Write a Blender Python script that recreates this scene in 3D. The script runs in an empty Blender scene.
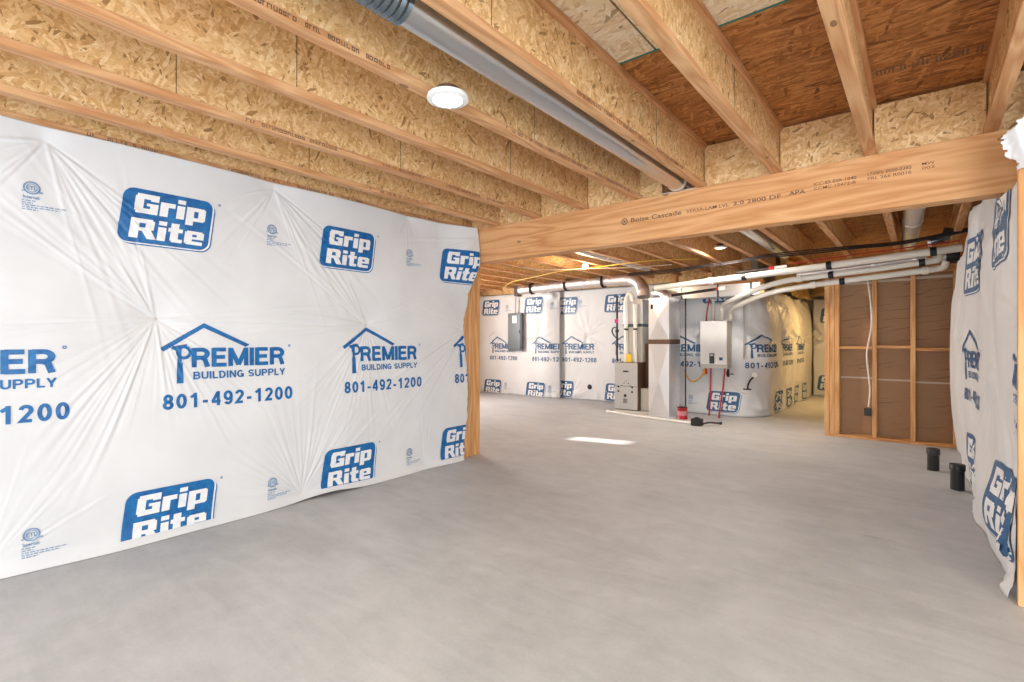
import bpy, bmesh, math, random
import numpy as np
from mathutils import Vector, Matrix
random.seed(4); rng = np.random.default_rng(7)
PI = math.pi
S = bpy.context.scene
C = S.collection

# ------------------------------------------------------------------ materials
def new_mat(name):
    m = bpy.data.materials.new(name); m.use_nodes = True
    nt = m.node_tree; b = nt.nodes['Principled BSDF']
    return m, nt, b

def N(nt, typ, **kw):
    n = nt.nodes.new(typ)
    for k, v in kw.items():
        if k in n.inputs.keys() if hasattr(n.inputs, 'keys') else False:
            n.inputs[k].default_value = v
        else:
            setattr(n, k, v)
    return n

def srgb(r, g, b):
    def c(x):
        x /= 255.
        return x/12.92 if x <= .04045 else ((x+.055)/1.055)**2.4
    return (c(r), c(g), c(b), 1)

def ramp(nt, stops, fac, interp='LINEAR'):
    n = nt.nodes.new('ShaderNodeValToRGB'); n.color_ramp.interpolation = interp
    e = n.color_ramp.elements
    while len(e) > 1: e.remove(e[-1])
    e[0].position, e[0].color = stops[0]
    for p, c in stops[1:]:
        q = e.new(p); q.color = c
    nt.links.new(fac, n.inputs[0])
    return n.outputs[0]

def math_n(nt, op, a, b=None, c=None):
    n = nt.nodes.new('ShaderNodeMath'); n.operation = op
    for i, v in enumerate((a, b, c)):
        if v is None: continue
        if isinstance(v, (int, float)): n.inputs[i].default_value = v
        else: nt.links.new(v, n.inputs[i])
    return n.outputs[0]

def mix(nt, fac, a, b, blend='MIX'):
    n = nt.nodes.new('ShaderNodeMix'); n.data_type = 'RGBA'; n.blend_type = blend
    for s, v in ((n.inputs[0], fac), (n.inputs[6], a), (n.inputs[7], b)):
        if isinstance(v, (int, float, tuple)): s.default_value = v
        else: nt.links.new(v, s)
    return n.outputs[2]

def obj_coord(nt, rnd=True):
    tc = nt.nodes.new('ShaderNodeTexCoord')
    if not rnd: return tc.outputs['Object']
    oi = nt.nodes.new('ShaderNodeObjectInfo')
    m = nt.nodes.new('ShaderNodeVectorMath'); m.operation = 'SCALE'
    m.inputs[0].default_value = (37.3, 91.7, 53.1)
    nt.links.new(oi.outputs['Random'], m.inputs[3])
    a = nt.nodes.new('ShaderNodeVectorMath')
    nt.links.new(tc.outputs['Object'], a.inputs[0]); nt.links.new(m.outputs[0], a.inputs[1])
    return a.outputs[0]

def mapping(nt, vec, rot=(0, 0, 0), scale=(1, 1, 1), loc=(0, 0, 0)):
    n = nt.nodes.new('ShaderNodeMapping')
    n.inputs['Rotation'].default_value = rot; n.inputs['Scale'].default_value = scale; n.inputs['Location'].default_value = loc
    nt.links.new(vec, n.inputs[0]); return n.outputs[0]

def noise(nt, vec, scale, detail=3, rough=.5, dist=0):
    n = nt.nodes.new('ShaderNodeTexNoise')
    n.inputs['Scale'].default_value = scale; n.inputs['Detail'].default_value = detail
    n.inputs['Roughness'].default_value = rough; n.inputs['Distortion'].default_value = dist
    nt.links.new(vec, n.inputs[0]); return n.outputs[0]

def bump(nt, b, h, strength=.3, dist=.002):
    n = nt.nodes.new('ShaderNodeBump'); n.inputs['Strength'].default_value = strength; n.inputs['Distance'].default_value = dist
    nt.links.new(h, n.inputs['Height']); nt.links.new(n.outputs[0], b.inputs['Normal'])

def plain(name, col, rough=.5, metal=0., spec=None, emit=None, estr=0):
    m, nt, b = new_mat(name)
    b.inputs['Base Color'].default_value = col if len(col) == 4 else (*col, 1)
    b.inputs['Roughness'].default_value = rough; b.inputs['Metallic'].default_value = metal
    # faint procedural wear so that no surface is perfectly even
    v = noise(nt, obj_coord(nt), 9, 3)
    h = math_n(nt, 'MULTIPLY_ADD', v, .25, rough-.12)
    nt.links.new(h, b.inputs['Roughness'])
    if emit:
        b.inputs['Emission Color'].default_value = (*emit, 1); b.inputs['Emission Strength'].default_value = estr
    return m

def osb(name, normal, stops, angles, cell=(9, 62), spread=1.0):
    """flakes: layers of stretched cells laid at different angles, picked flake by flake"""
    m, nt, b = new_mat(name)
    co = obj_coord(nt)
    wob = noise(nt, co, 7, 2)
    w = nt.nodes.new('ShaderNodeVectorMath'); w.operation = 'MULTIPLY_ADD'
    cn = nt.nodes.new('ShaderNodeCombineXYZ'); nt.links.new(wob, cn.inputs[0]); nt.links.new(wob, cn.inputs[1]); nt.links.new(wob, cn.inputs[2])
    nt.links.new(cn.outputs[0], w.inputs[0]); w.inputs[1].default_value = (.03, .03, .03); nt.links.new(co, w.inputs[2])
    co = w.outputs[0]
    val = None; dist = None
    for i, a in enumerate(angles):
        rot = [0, 0, 0]; rot[normal] = a
        sc = [cell[1]]*3
        long_axis = {0: 1, 1: 0, 2: 0}[normal]
        sc[long_axis] = cell[0]*(1+.35*(i % 2)); sc[normal] = 6
        # rotate first, then stretch: two mapping nodes
        r1 = mapping(nt, co, rot=tuple(rot), loc=(i*3.1, i*1.7, i*.9))
        r2 = mapping(nt, r1, scale=tuple(sc))
        vo = nt.nodes.new('ShaderNodeTexVoronoi'); vo.inputs['Scale'].default_value = 1; vo.inputs['Randomness'].default_value = 1
        nt.links.new(r2, vo.inputs['Vector'])
        sx = nt.nodes.new('ShaderNodeSeparateColor'); nt.links.new(vo.outputs['Color'], sx.inputs[0])
        if val is None:
            val, key = sx.outputs[0], sx.outputs[1]
        else:
            gt = math_n(nt, 'GREATER_THAN', sx.outputs[1], key)
            mx = nt.nodes.new('ShaderNodeMix'); nt.links.new(gt, mx.inputs[0]); nt.links.new(val, mx.inputs[2]); nt.links.new(sx.outputs[0], mx.inputs[3])
            val = mx.outputs[0]
            key = math_n(nt, 'MAXIMUM', sx.outputs[1], key)
    sc = [160, 160, 160]; sc[{0: 1, 1: 0, 2: 0}[normal]] = 40
    fine = noise(nt, mapping(nt, co, scale=tuple(sc)), 1, 4, .6)
    big = noise(nt, co, 3.0, 3)
    blur = noise(nt, mapping(nt, co, scale=tuple(q*.3 for q in sc)), 1, 3, .6)
    v = math_n(nt, 'MULTIPLY_ADD', fine, .60, math_n(nt, 'MULTIPLY_ADD', val, spread*.52, .0))
    v = math_n(nt, 'ADD', v, math_n(nt, 'MULTIPLY_ADD', blur, .34, -.38))
    v = math_n(nt, 'ADD', v, math_n(nt, 'MULTIPLY_ADD', big, .3, -.03))
    col = ramp(nt, stops, v)
    fleck = math_n(nt, 'MULTIPLY', math_n(nt, 'LESS_THAN', val, .035), .6)          # a few bark-dark flakes
    col = mix(nt, fleck, col, tuple(c*.45 for c in stops[1][1][:3])+(1,))
    nt.links.new(col, b.inputs['Base Color'])
    b.inputs['Roughness'].default_value = .62
    b.inputs['Specular IOR Level'].default_value = .35
    bump(nt, b, v, .35, .0025)
    return m

def lumber(name, axis, light, mid, dark, rings=9, knots=True, stamp=False):
    m, nt, b = new_mat(name)
    co = obj_coord(nt)
    sc = [8, 8, 8]; sc[axis] = .8
    st = mapping(nt, co, scale=tuple(sc))
    n1 = noise(nt, st, 1.0, 2, .45, .3)
    wv = math_n(nt, 'MULTIPLY', n1, rings)
    fr = math_n(nt, 'PINGPONG', wv, .5)
    fr = math_n(nt, 'MULTIPLY', fr, 2)
    sc2 = [170, 170, 170]; sc2[axis] = 5
    f2 = noise(nt, mapping(nt, co, scale=tuple(sc2)), 1.0, 3, .6)
    big = noise(nt, co, 1.6, 2)
    v = math_n(nt, 'MULTIPLY_ADD', fr, .42, math_n(nt, 'MULTIPLY', f2, .42))
    v = math_n(nt, 'ADD', v, math_n(nt, 'MULTIPLY_ADD', big, .35, -.2))
    col = ramp(nt, [(.1, light), (.5, mid), (.92, dark)], v)
    if knots:
        ks = [4.2, 4.2, 4.2]; ks[axis] = 2.0
        vo = nt.nodes.new('ShaderNodeTexVoronoi'); vo.inputs['Scale'].default_value = 1
        nt.links.new(mapping(nt, co, scale=tuple(ks)), vo.inputs['Vector'])
        k = math_n(nt, 'LESS_THAN', vo.outputs['Distance'], .055)
        col = mix(nt, math_n(nt, 'MULTIPLY', k, .75), col, tuple(c*.28 for c in mid[:3])+(1,))
    nt.links.new(col, b.inputs['Base Color'])
    b.inputs['Roughness'].default_value = .6; b.inputs['Specular IOR Level'].default_value = .3
    bump(nt, b, f2, .25, .001)
    return m

def metal(name, col, rough, scale=30, var=.06):
    m, nt, b = new_mat(name)
    co = obj_coord(nt)
    n = noise(nt, co, scale, 2)
    c = mix(nt, n, tuple(x*(1-var) for x in col[:3])+(1,), col)
    nt.links.new(c, b.inputs['Base Color'])
    b.inputs['Metallic'].default_value = .9
    nt.links.new(math_n(nt, 'MULTIPLY_ADD', n, .04, rough-.02), b.inputs['Roughness'])
    if 'foil' in name: bump(nt, b, noise(nt, co, 11, 4, .65), .7, .02)
    return m

M = {}
def stops(*cs): return [(p, srgb(*c)) for p, c in cs]
WEB = stops((-.0, (150, 98, 50)), (.12, (194, 144, 88)), (.38, (220, 176, 120)), (.66, (238, 202, 150)), (.92, (252, 232, 194)))
SUB = stops((.02, (88, 48, 20)), (.25, (148, 92, 46)), (.5, (180, 118, 64)), (.75, (208, 148, 88)), (1., (234, 184, 124)))
SUBL = stops((.02, (176, 138, 94)), (.2, (218, 190, 150)), (.5, (238, 218, 184)), (.85, (252, 242, 222)))
M['web'] = osb('osb_web', 0, WEB, (1.2, -.5, .6, 1.9, -1.1), (14, 66))
M['block'] = osb('osb_blocking', 1, WEB, (.3, -.5, .9, 1.6), (14, 66))
M['sub'] = osb('osb_subfloor', 2, SUB, (.1, -.25, .3, 1.3, -.05), (6, 46))
M['sublight'] = osb('osb_subfloor_pale', 2, SUBL, (.1, -.3, .4, 1.4), (8, 52))
M['flange'] = lumber('flange_lumber', 1, srgb(222, 176, 130), srgb(200, 146, 100), srgb(164, 108, 68), 8)
M['beam'] = lumber('beam_lumber', 0, srgb(232, 181, 130), srgb(214, 155, 102), srgb(174, 110, 64), 6)
M['stud'] = lumber('stud_lumber', 2, srgb(226, 178, 126), srgb(206, 150, 96), srgb(168, 112, 66), 6)
M['plate'] = lumber('plate_lumber', 0, srgb(218, 166, 112), srgb(194, 136, 84), srgb(156, 100, 56), 6)

def concrete():
    m, nt, b = new_mat('concrete_slab')
    co = obj_coord(nt, False)
    a = noise(nt, co, .8, 6, .62, .6); c2 = noise(nt, co, 5.5, 6, .65); f = noise(nt, co, 60, 4, .6)
    sw = noise(nt, mapping(nt, co, rot=(0, 0, .6), scale=(1.2, 5, 1)), 1.4, 5, .6, 1.2)
    v = math_n(nt, 'MULTIPLY_ADD', c2, .35, math_n(nt, 'MULTIPLY', a, .5))
    v = math_n(nt, 'ADD', v, math_n(nt, 'MULTIPLY_ADD', sw, .28, -.06))
    v = math_n(nt, 'ADD', v, math_n(nt, 'MULTIPLY_ADD', f, .16, -.08))
    col = ramp(nt, [(.28, srgb(160, 162, 166)), (.5, srgb(184, 186, 189)), (.72, srgb(205, 206, 209))], v)
    # a few dark scuffs
    sc = noise(nt, mapping(nt, co, rot=(0, 0, -.5), scale=(.8, 5, 1)), 2.2, 3, .5)
    k = ramp(nt, [(.70, (0, 0, 0, 1)), (.80, (1, 1, 1, 1))], sc)
    col = mix(nt, math_n(nt, 'MULTIPLY', k, .35), col, srgb(112, 108, 106))
    nt.links.new(col, b.inputs['Base Color'])
    nt.links.new(math_n(nt, 'MULTIPLY_ADD', c2, .3, .38), b.inputs['Roughness'])
    b.inputs['Specular IOR Level'].default_value = .4
    bump(nt, b, v, .25, .004)
    return m
M['concrete'] = concrete()

def plastic():
    m, nt, b = new_mat('white_poly_sheet')
    co = obj_coord(nt)
    n = noise(nt, co, 2.5, 3); 
    col = ramp(nt, [(.3, srgb(214, 215, 217)), (.7, srgb(223, 224, 226))], n)
    nt.links.new(col, b.inputs['Base Color'])
    b.inputs['Roughness'].default_value = .42; b.inputs['Specular IOR Level'].default_value = .4
    f = noise(nt, mapping(nt, co, scale=(1, 1, .35)), 60, 3, .6)
    bump(nt, b, f, .12, .002)
    return m
M['sheet'] = plastic()
def ink(name, c1, c2):
    m, nt, b = new_mat(name)
    n = noise(nt, obj_coord(nt), 22, 4, .6)
    nt.links.new(ramp(nt, [(.35, c1), (.7, c2)], n), b.inputs['Base Color'])
    b.inputs['Roughness'].default_value = .42
    return m
M['blue'] = ink('blue_print', srgb(0, 84, 148), srgb(12, 114, 178))
M['navy'] = ink('navy_print', srgb(34, 82, 128), srgb(52, 104, 150))
M['faint'] = ink('faint_blue_print', srgb(98, 132, 170), srgb(140, 166, 194))
M['white'] = ink('white_print', srgb(226, 228, 230), srgb(238, 239, 240))
M['black_ink'] = ink('black_marker', srgb(22, 20, 20), srgb(40, 36, 34))
M['stamp'] = ink('stamped_ink', srgb(84, 60, 50), srgb(120, 88, 68))
M['stamp2'] = ink('faded_stamp', srgb(120, 74, 48), srgb(150, 98, 66))
M['galv'] = metal('galvanized_steel', (.88, .89, .91, 1), .34, 3)
M['duct_steel'] = metal('duct_steel', (.60, .61, .63, 1), .24)
M['galv_dark'] = metal('crimped_steel', (.17, .21, .24, 1), .22)
M['foil'] = metal('foil_wrap', (.84, .78, .76, 1), .44, 14, .2)
M['alum'] = metal('brushed_steel', (.50, .49, .48, 1), .32)
M['pvc'] = plain('white_pvc', srgb(232, 229, 220), .35)
M['wh_white'] = plain('enamel_white', srgb(232, 234, 236), .3)
M['wh_side'] = plain('enamel_beige', srgb(206, 202, 190), .4)
M['furn'] = plain('grey_enamel', srgb(182, 180, 178), .35, .15)
M['furn_side'] = plain('dark_brown_panel', srgb(92, 66, 48), .6)  # own brown of small fittings; on the furnace side, shadow put into the colour
M['black'] = plain('black_plastic', srgb(24, 24, 26), .45)
M['iron'] = plain('black_iron', srgb(44, 36, 34), .55, .3)
M['red'] = plain('red_pex', srgb(170, 34, 44), .4)
M['redcan'] = plain('red_can', srgb(168, 26, 40), .35)
M['yellow'] = plain('yellow_jacket', srgb(222, 186, 44), .45)
M['brass'] = plain('gas_yellow', srgb(206, 160, 52), .4)
M['magenta'] = plain('magenta_tag', srgb(206, 40, 130), .5)
M['gray_panel'] = plain('grey_steel_door', srgb(86, 92, 96), .4, .2)
M['label_white'] = plain('white_label', srgb(222, 230, 238), .5)
M['greyconduit'] = plain('grey_conduit', srgb(196, 194, 190), .4)
M['fibre'] = osb('brown_fibre_panel', 1, stops((0, (158, 124, 92)), (.5, (172, 136, 102)), (1, (184, 148, 112))), (.1, .2), (3, 90), .25)
M['tape'] = plain('pale_seam', srgb(206, 194, 176), .6)
M['drywall'] = plain('foundation_paint', srgb(196, 190, 182), .8)
M['teal'] = plain('teal_edge_seal', srgb(44, 122, 112), .6)
M['dark_gap'] = plain('dark_gap', srgb(40, 28, 18), .9)
M['batt'] = plain('yellow_batt', srgb(216, 184, 120), .9)
M['lamp_trim'] = plain('lamp_trim', srgb(240, 240, 238), .4)
M['lamp_on'] = plain('lamp_lens', (1, 1, 1), .4, emit=(1., .93, .82), estr=18)
M['bulb_on'] = plain('bulb_glass', (1, 1, 1), .4, emit=(1., .72, .40), estr=45)
M['lamp_dim'] = plain('lamp_lens_warm', (1, 1, 1), .4, emit=(1., .8, .55), estr=6)
M['glass'] = plain('window_frame_white', srgb(235, 235, 232), .4)

# ------------------------------------------------------------------ mesh helpers
class MB:
    def __init__(s): s.v = []; s.f = []; s.sm = []; s.mi = []; s.m = 0
    def add(s, vs, fs, smooth=False):
        b = len(s.v); s.v += [tuple(map(float, p)) for p in vs]
        for f in fs: s.f.append(tuple(b+i for i in f)); s.sm.append(smooth); s.mi.append(s.m)
        return s
    def box(s, x0, x1, y0, y1, z0, z1, c=0.0, T=None):
        """box with chamfered edges of size c"""
        x0, x1 = sorted((x0, x1)); y0, y1 = sorted((y0, y1)); z0, z1 = sorted((z0, z1))
        if c <= 0:
            vs = [(x, y, z) for z in (z0, z1) for y in (y0, y1) for x in (x0, x1)]
            fs = [(0, 2, 3, 1), (4, 5, 7, 6), (0, 1, 5, 4), (2, 6, 7, 3), (0, 4, 6, 2), (1, 3, 7, 5)]
        else:
            bm = bmesh.new()
            bmesh.ops.create_cube(bm, size=1)
            for v in bm.verts:
                v.co = Vector((x0 if v.co.x < 0 else x1, y0 if v.co.y < 0 else y1, z0 if v.co.z < 0 else z1))
            bmesh.ops.bevel(bm, geom=bm.edges[:], offset=c, segments=2, affect='EDGES', profile=.5)
            bm.verts.index_update()
            vs = [v.co.copy() for v in bm.verts]; fs = [[v.index for v in f.verts] for f in bm.faces]; bm.free()
        if T is not None: vs = [T @ Vector(p) for p in vs]
        return s.add(vs, fs)
    def tube(s, pts, r, n=14, cap=True, smooth_path=0):
        P = [Vector(p) for p in pts]
        for _ in range(smooth_path):
            Q = [P[0]]
            for a, b in zip(P, P[1:]): Q += [a.lerp(b, .25), a.lerp(b, .75)]
            Q.append(P[-1]); P = Q
        rs = r if isinstance(r, (list, tuple)) else [r]*len(P)
        t0 = (P[1]-P[0]).normalized()
        up = Vector((0, 0, 1)) if abs(t0.z) < .9 else Vector((1, 0, 0))
        a = t0.cross(up).normalized(); vs = []
        for i, p in enumerate(P):
            d0 = (P[i]-P[i-1]).normalized() if i > 0 else (P[1]-P[0]).normalized()
            d1 = (P[i+1]-P[i]).normalized() if i < len(P)-1 else d0
            t = (d0+d1).normalized()
            a = (a - t*a.dot(t)).normalized(); b = t.cross(a)
            k = 1/max(.5, t.dot(d1))
            for j in range(n):
                th = 2*PI*j/n
                vs.append(p + (a*math.cos(th)+b*math.sin(th))*rs[i]*k)
        fs = []
        for i in range(len(P)-1):
            for j in range(n):
                fs.append((i*n+j, i*n+(j+1) % n, (i+1)*n+(j+1) % n, (i+1)*n+j))
        s.add(vs, fs, True)
        if cap:
            b = len(s.v)-len(vs)
            s.f.append(tuple(b+j for j in range(n-1, -1, -1))); s.sm.append(False); s.mi.append(s.m)
            s.f.append(tuple(b+(len(P)-1)*n+j for j in range(n))); s.sm.append(False); s.mi.append(s.m)
        return s
    def lathe(s, o, prof, axis=(0, 0, 1), n=24):
        """prof: (distance along axis, radius)"""
        ax = Vector(axis).normalized(); up = Vector((0, 0, 1)) if abs(ax.z) < .9 else Vector((1, 0, 0))
        a = ax.cross(up).normalized(); b = ax.cross(a); o = Vector(o); vs = []; fs = []
        for t, r in prof:
            for j in range(n):
                th = 2*PI*j/n; vs.append(o+ax*t+(a*math.cos(th)+b*math.sin(th))*max(r, 1e-4))
        for i in range(len(prof)-1):
            for j in range(n): fs.append((i*n+j, i*n+(j+1) % n, (i+1)*n+(j+1) % n, (i+1)*n+j))
        fs.append(tuple(range(n-1, -1, -1))); fs.append(tuple((len(prof)-1)*n+j for j in range(n)))
        return s.add(vs, fs, True)
    def build(s, name, mats, parent=None, origin=None):
        me = bpy.data.meshes.new(name); o = bpy.data.objects.new(name, me)
        root = parent
        while root is not None and root.parent is not None: root = root.parent
        off = Vector(origin) if origin is not None else (root.location.copy() if root is not None else Vector((0, 0, 0)))
        vs = [tuple(Vector(p)-off) for p in s.v] if off.length else s.v
        me.from_pydata(vs, [], s.f)
        for m in (mats if isinstance(mats, (list, tuple)) else [mats]): me.materials.append(m)
        me.polygons.foreach_set('use_smooth', s.sm); me.polygons.foreach_set('material_index', s.mi)
        if any(s.sm):
            bm = bmesh.new(); bm.from_mesh(me)
            bmesh.ops.recalc_face_normals(bm, faces=bm.faces[:])
            for e in bm.edges:
                if len(e.link_faces) == 2 and e.calc_face_angle(0) > .7: e.smooth = False
            bm.to_mesh(me); bm.free()
        C.objects.link(o)
        if parent: o.parent = parent
        elif origin is not None: o.location = off
        return o

def tag(o, label=None, cat=None, group=None, kind=None):
    if label: o['label'] = label
    if cat: o['category'] = cat
    if group: o['group'] = group
    if kind: o['kind'] = kind
    return o
def thing(name, label, cat, loc=(0, 0, 0), group=None):
    o = bpy.data.objects.new(name, None); o.empty_display_size = .1; C.objects.link(o); o.location = loc
    return tag(o, label, cat, group)
def struct(name, mb, mat, label=None):
    o = mb.build(name, mat); return tag(o, label, kind='structure')
def B(*a, **k): return MB().box(*a, **k)

JZ = 2.44      # underside of the joists
SZ = 2.785     # underside of the subfloor
# ------------------------------------------------------------------ setting
struct('floor', B(-9, 3.6, -3, 14, -.12, 0), M['concrete'], 'bare grey concrete slab floor')
ceil = tag(bpy.data.objects.new('ceiling', None), 'underside of the oriented strand board subfloor', kind='structure'); C.objects.link(ceil)
B(-9, 3.6, 2.555, 14, SZ, SZ+.03).build('subfloor_panel', M['sub'], ceil)
for x0, x1 in ((-9, -1.095), (-1.085, 3.6)):
    B(x0, x1, -3, 2.54, SZ, SZ+.03).build('subfloor_panel', M['sublight'], ceil)['label'] = 'pale subfloor panel'
B(-9, 3.6, 2.54, 2.555, SZ-.002, SZ+.03).build('edge_seal', M['teal'], ceil)['label'] = 'teal painted panel edge'
B(-1.095, -1.085, -3, 2.54, SZ+.01, SZ+.03).build('panel_gap', M['dark_gap'], ceil)
B(-9.2, 3.8, -3.2, 14.2, SZ+.05, SZ+.2).build('floor_above', M['dark_gap'], ceil)

def wall_open(name, axis, at, lo, hi, th, holes, z1=SZ):
    """wall in a plane with rectangular openings (u0,u1,z0,z1)"""
    mb = MB()
    def put(u0, u1, z0, zz):
        if u1-u0 < 1e-3 or zz-z0 < 1e-3: return
        if axis == 'x': mb.box(at, at+th, u0, u1, z0, zz)
        else: mb.box(u0, u1, at, at+th, z0, zz)
    u = lo
    for h in sorted(holes):
        put(u, h[0], 0, z1); put(h[0], h[1], 0, h[2]); put(h[0], h[1], h[3], z1); u = h[1]
    put(u, hi, 0, z1)
    return struct(name, mb, M['drywall'])
wall_open('wall_left', 'x', -3.95, -3, 3.84, .12, [], 2.435)
wall_open('wall_back', 'y', -2.9, -3.83, 3.6, -.15, [(-2.9, -1.1, .9, 2.1), (.3, 2.6, .15, 2.1)])
wall_open('wall_right', 'x', 3.3, -3, 3.5, .15, [(-1.6, 1.6, .3, 2.1)])
wall_open('wall_divider', 'y', 3.5, .5, 3.45, .12, [])
wall_open('wall_right_rear', 'x', .62, 3.62, 13.6, .12, [])
wall_open('wall_far', 'y', 9.42, -8.75, -2.2, .15, [])
wall_open('wall_alcove', 'x', -2.32, 9.58, 13.5, .12, [])
wall_open('wall_alcove_end', 'y', 13.5, -2.32, .74, .15, [])
wall_open('wall_far_left', 'x', -8.6, 2.9, 9.42, -.15, [(4.06, 4.36, 1.89, 2.21), (5.3, 7.0, 1.3, 2.2)])
wall_open('wall_stair', 'y', 2.9, -8.6, -3.95, .12, [])
for i, (x0, x1, y0, y1, z0, z1) in enumerate(((-2.9, -1.1, -3.0, -2.95, .9, 2.1), (.3, 2.6, -3.0, -2.95, .15, 2.1), (3.35, 3.4, -1.6, 1.6, .3, 2.1), (-8.7, -8.65, 5.3, 7.0, 1.3, 2.2))):
    w = MB(); f = .05
    if x1-x0 > y1-y0:
        w.box(x0, x1, y0, y1, z0, z0+f).box(x0, x1, y0, y1, z1-f, z1).box(x0, x0+f, y0, y1, z0+f, z1-f).box(x1-f, x1, y0, y1, z0+f, z1-f).box((x0+x1)/2-f/2, (x0+x1)/2+f/2, y0, y1, z0+f, z1-f)
    else:
        w.box(x0, x1, y0, y1, z0, z0+f).box(x0, x1, y0, y1, z1-f, z1).box(x0, x1, y0, y0+f, z0+f, z1-f).box(x0, x1, y1-f, y1, z0+f, z1-f).box(x0, x1, (y0+y1)/2-f/2, (y0+y1)/2+f/2, z0+f, z1-f)
    struct('window_%d' % (i+1), w, M['glass'])

struct('window_well', MB().box(-9.5, -9.45, 4.7, 7.6, -.1, 3.2).box(-9.45, -8.75, 7.55, 7.6, -.1, 3.2).box(-9.45, -8.75, 4.7, 4.75, -.1, 3.2), M['drywall'])  # unseen walls added outside to keep sun out of the large far window
# ------------------------------------------------------------------ joists
FW = .062; FT = .038
def joist_parts(t, y0, y1):
    x = t.location.x
    e = B(x-.0055, x+.0055, y0, y1, JZ+FT-.006, SZ-FT+.006).build('web', M['web'], t)
    B(x-FW/2, x+FW/2, y0, y1, JZ, JZ+FT, .002).build('bottom_flange', M['flange'], t)
    B(x-FW/2, x+FW/2, y0, y1, SZ-FT, SZ-.001, .002).build('top_flange', M['flange'], t)
def flange_marks(t, spans, side=1, z=JZ+.02):
    """runs of small dark stamped characters along a flange face"""
    x = t.location.x
    for a, b in spans:
        mb = MB(); y = a
        while y < b:
            w = random.choice((.012, .016, .02)); h = .018
            k = random.random()
            X0 = x+side*(FW/2+.0004); X1 = X0+side*.0006
            if k < .85:
                mb.box(X0, X1, y, y+.004, z-h/2, z+h/2)
                if k < .6: mb.box(X0, X1, y, y+w*.8, z+h/2-.004, z+h/2)
                if k > .3: mb.box(X0, X1, y, y+w*.8, z-h/2, z-h/2+.004)
                if .2 < k < .7: mb.box(X0, X1, y+w*.7, y+w*.7+.004, z-h/2, z+h/2)
            else: y += .006
            y += w+.004
        mb.build('stamped_text', M['stamp'], t)['label'] = 'dark stamped lettering on the flange'
JX = [.305, -.255, -.80, -1.33, -1.86, -2.375, -2.90, -3.43]
ORD = ['first', 'second', 'third', 'fourth', 'fifth', 'sixth', 'seventh', 'eighth', 'ninth', 'tenth', 'eleventh']
JL = ['wooden floor joist just over the torn plastic at the stud wall',
      'wooden floor joist ending over the middle of the beam stamp, second from the stud wall',
      'wooden floor joist third from the stud wall, beside the stamped dark subfloor bay',
      'wooden floor joist running alongside the round metal duct, on its open side',
      'wooden floor joist with the round white lamp mounted against its flange',
      'wooden floor joist next past the lamp joist towards the plastic wall',
      'wooden floor joist third from the plastic-covered wall',
      'wooden floor joist second from the plastic-covered wall, close above the sheet']
JG = 'floor joists overhead'
MK = {3: [(2.1, 2.9), (3.05, 3.5)], 4: [(.75, 1.45), (2.2, 3.1), (3.2, 3.75)], 6: [(1.2, 1.8), (2.1, 2.5), (2.7, 3.4)], 7: [(2.4, 2.9)]}
for i, x in enumerate(JX):
    t = thing('floor_joist', JL[i], 'joist', (x, 0, 0), JG)
    joist_parts(t, -2.88, 9.1)
    if i in MK: flange_marks(t, MK[i])
t = thing('rim_joist', 'joist lying along the top edge of the big white plastic sheet', 'joist', (-3.82, 0, 0), JG)
joist_parts(t, -2.88, 3.86); flange_marks(t, [(.7, 1.1), (1.5, 2.6), (2.9, 3.5)])
RX = [-3.96, -4.5, -5.03, -5.57, -6.1, -6.63, -7.17, -7.7, -8.23]
for i, ys in {1: (2.1,), 2: (2.9,), 3: (1.5, 3.1), 4: (2.5,), 5: (1.25, 2.9), 6: (.9, 2.3), 7: (1.9,)}.items():
    jt = [o for o in C.objects if o.parent is None and abs(o.location.x-JX[i]) < 1e-6 and o.name.startswith('floor_joist')][0]
    for y in ys: B(JX[i]+.0056, JX[i]+.0062, y, y+.0035, JZ+FT, SZ-FT).build('web_joint', M['dark_gap'], jt)
for i, x in enumerate(RX):
    t = thing('floor_joist', 'floor joist beyond the beam in the far area, %s from the beam post' % ORD[i], 'joist', (x, 0, 0), JG)
    joist_parts(t, 4.0 if i == 0 else 3.1, 9.1)

# blocking between the joists on top of the beam
BY0, BY1 = 4.0, 4.028
xs = [.75]+JX+[-3.82]
BL = ['short dark blocking panel at the stud wall end of the beam', 'wide OSB blocking panel between the first two joists on the beam', 'OSB blocking panel on the beam beside the stamped subfloor', 'OSB blocking panel on the beam between the third and fourth joists from the stud wall',
      None, 'OSB blocking panel marked with black painted digits above the beam', 'OSB blocking panel on the beam next past the painted digits', 'OSB blocking panel on the beam second from the plastic wall', 'small OSB blocking panel on the beam above the post']
for i in range(len(xs)-1):
    a, b = xs[i+1]+.0058, xs[i]-.0058
    if BL[i] is None: continue
    o = B(a+.010, b-.010, BY0, BY1, JZ+.012, SZ-.02, .002).build('joist_blocking', M['block'], None, ((a+b)/2, BY0, JZ+.012))
    tag(o, BL[i], 'blocking', 'blocking panels above the beam')
    if i == 5: blk = o
# beside the duct: a short piece of blocking and a strip that leave the opening
o = B(-1.86+.008, -1.66, BY0, BY1, JZ+.012, SZ-.02, .002).build('joist_blocking', M['block'], None, (-1.76, BY0, JZ)); tag(o, 'narrow blocking panel beside the duct opening above the beam', 'blocking', 'blocking panels above the beam')
o = B(-1.655, -1.365, 3.955, 3.985, JZ+.0005, JZ+.008, .001).build('sill_strip', M['tape'], None, (-1.5, BY0, JZ)); tag(o, 'pale strip on the beam under the round duct opening', 'blocking')

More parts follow.
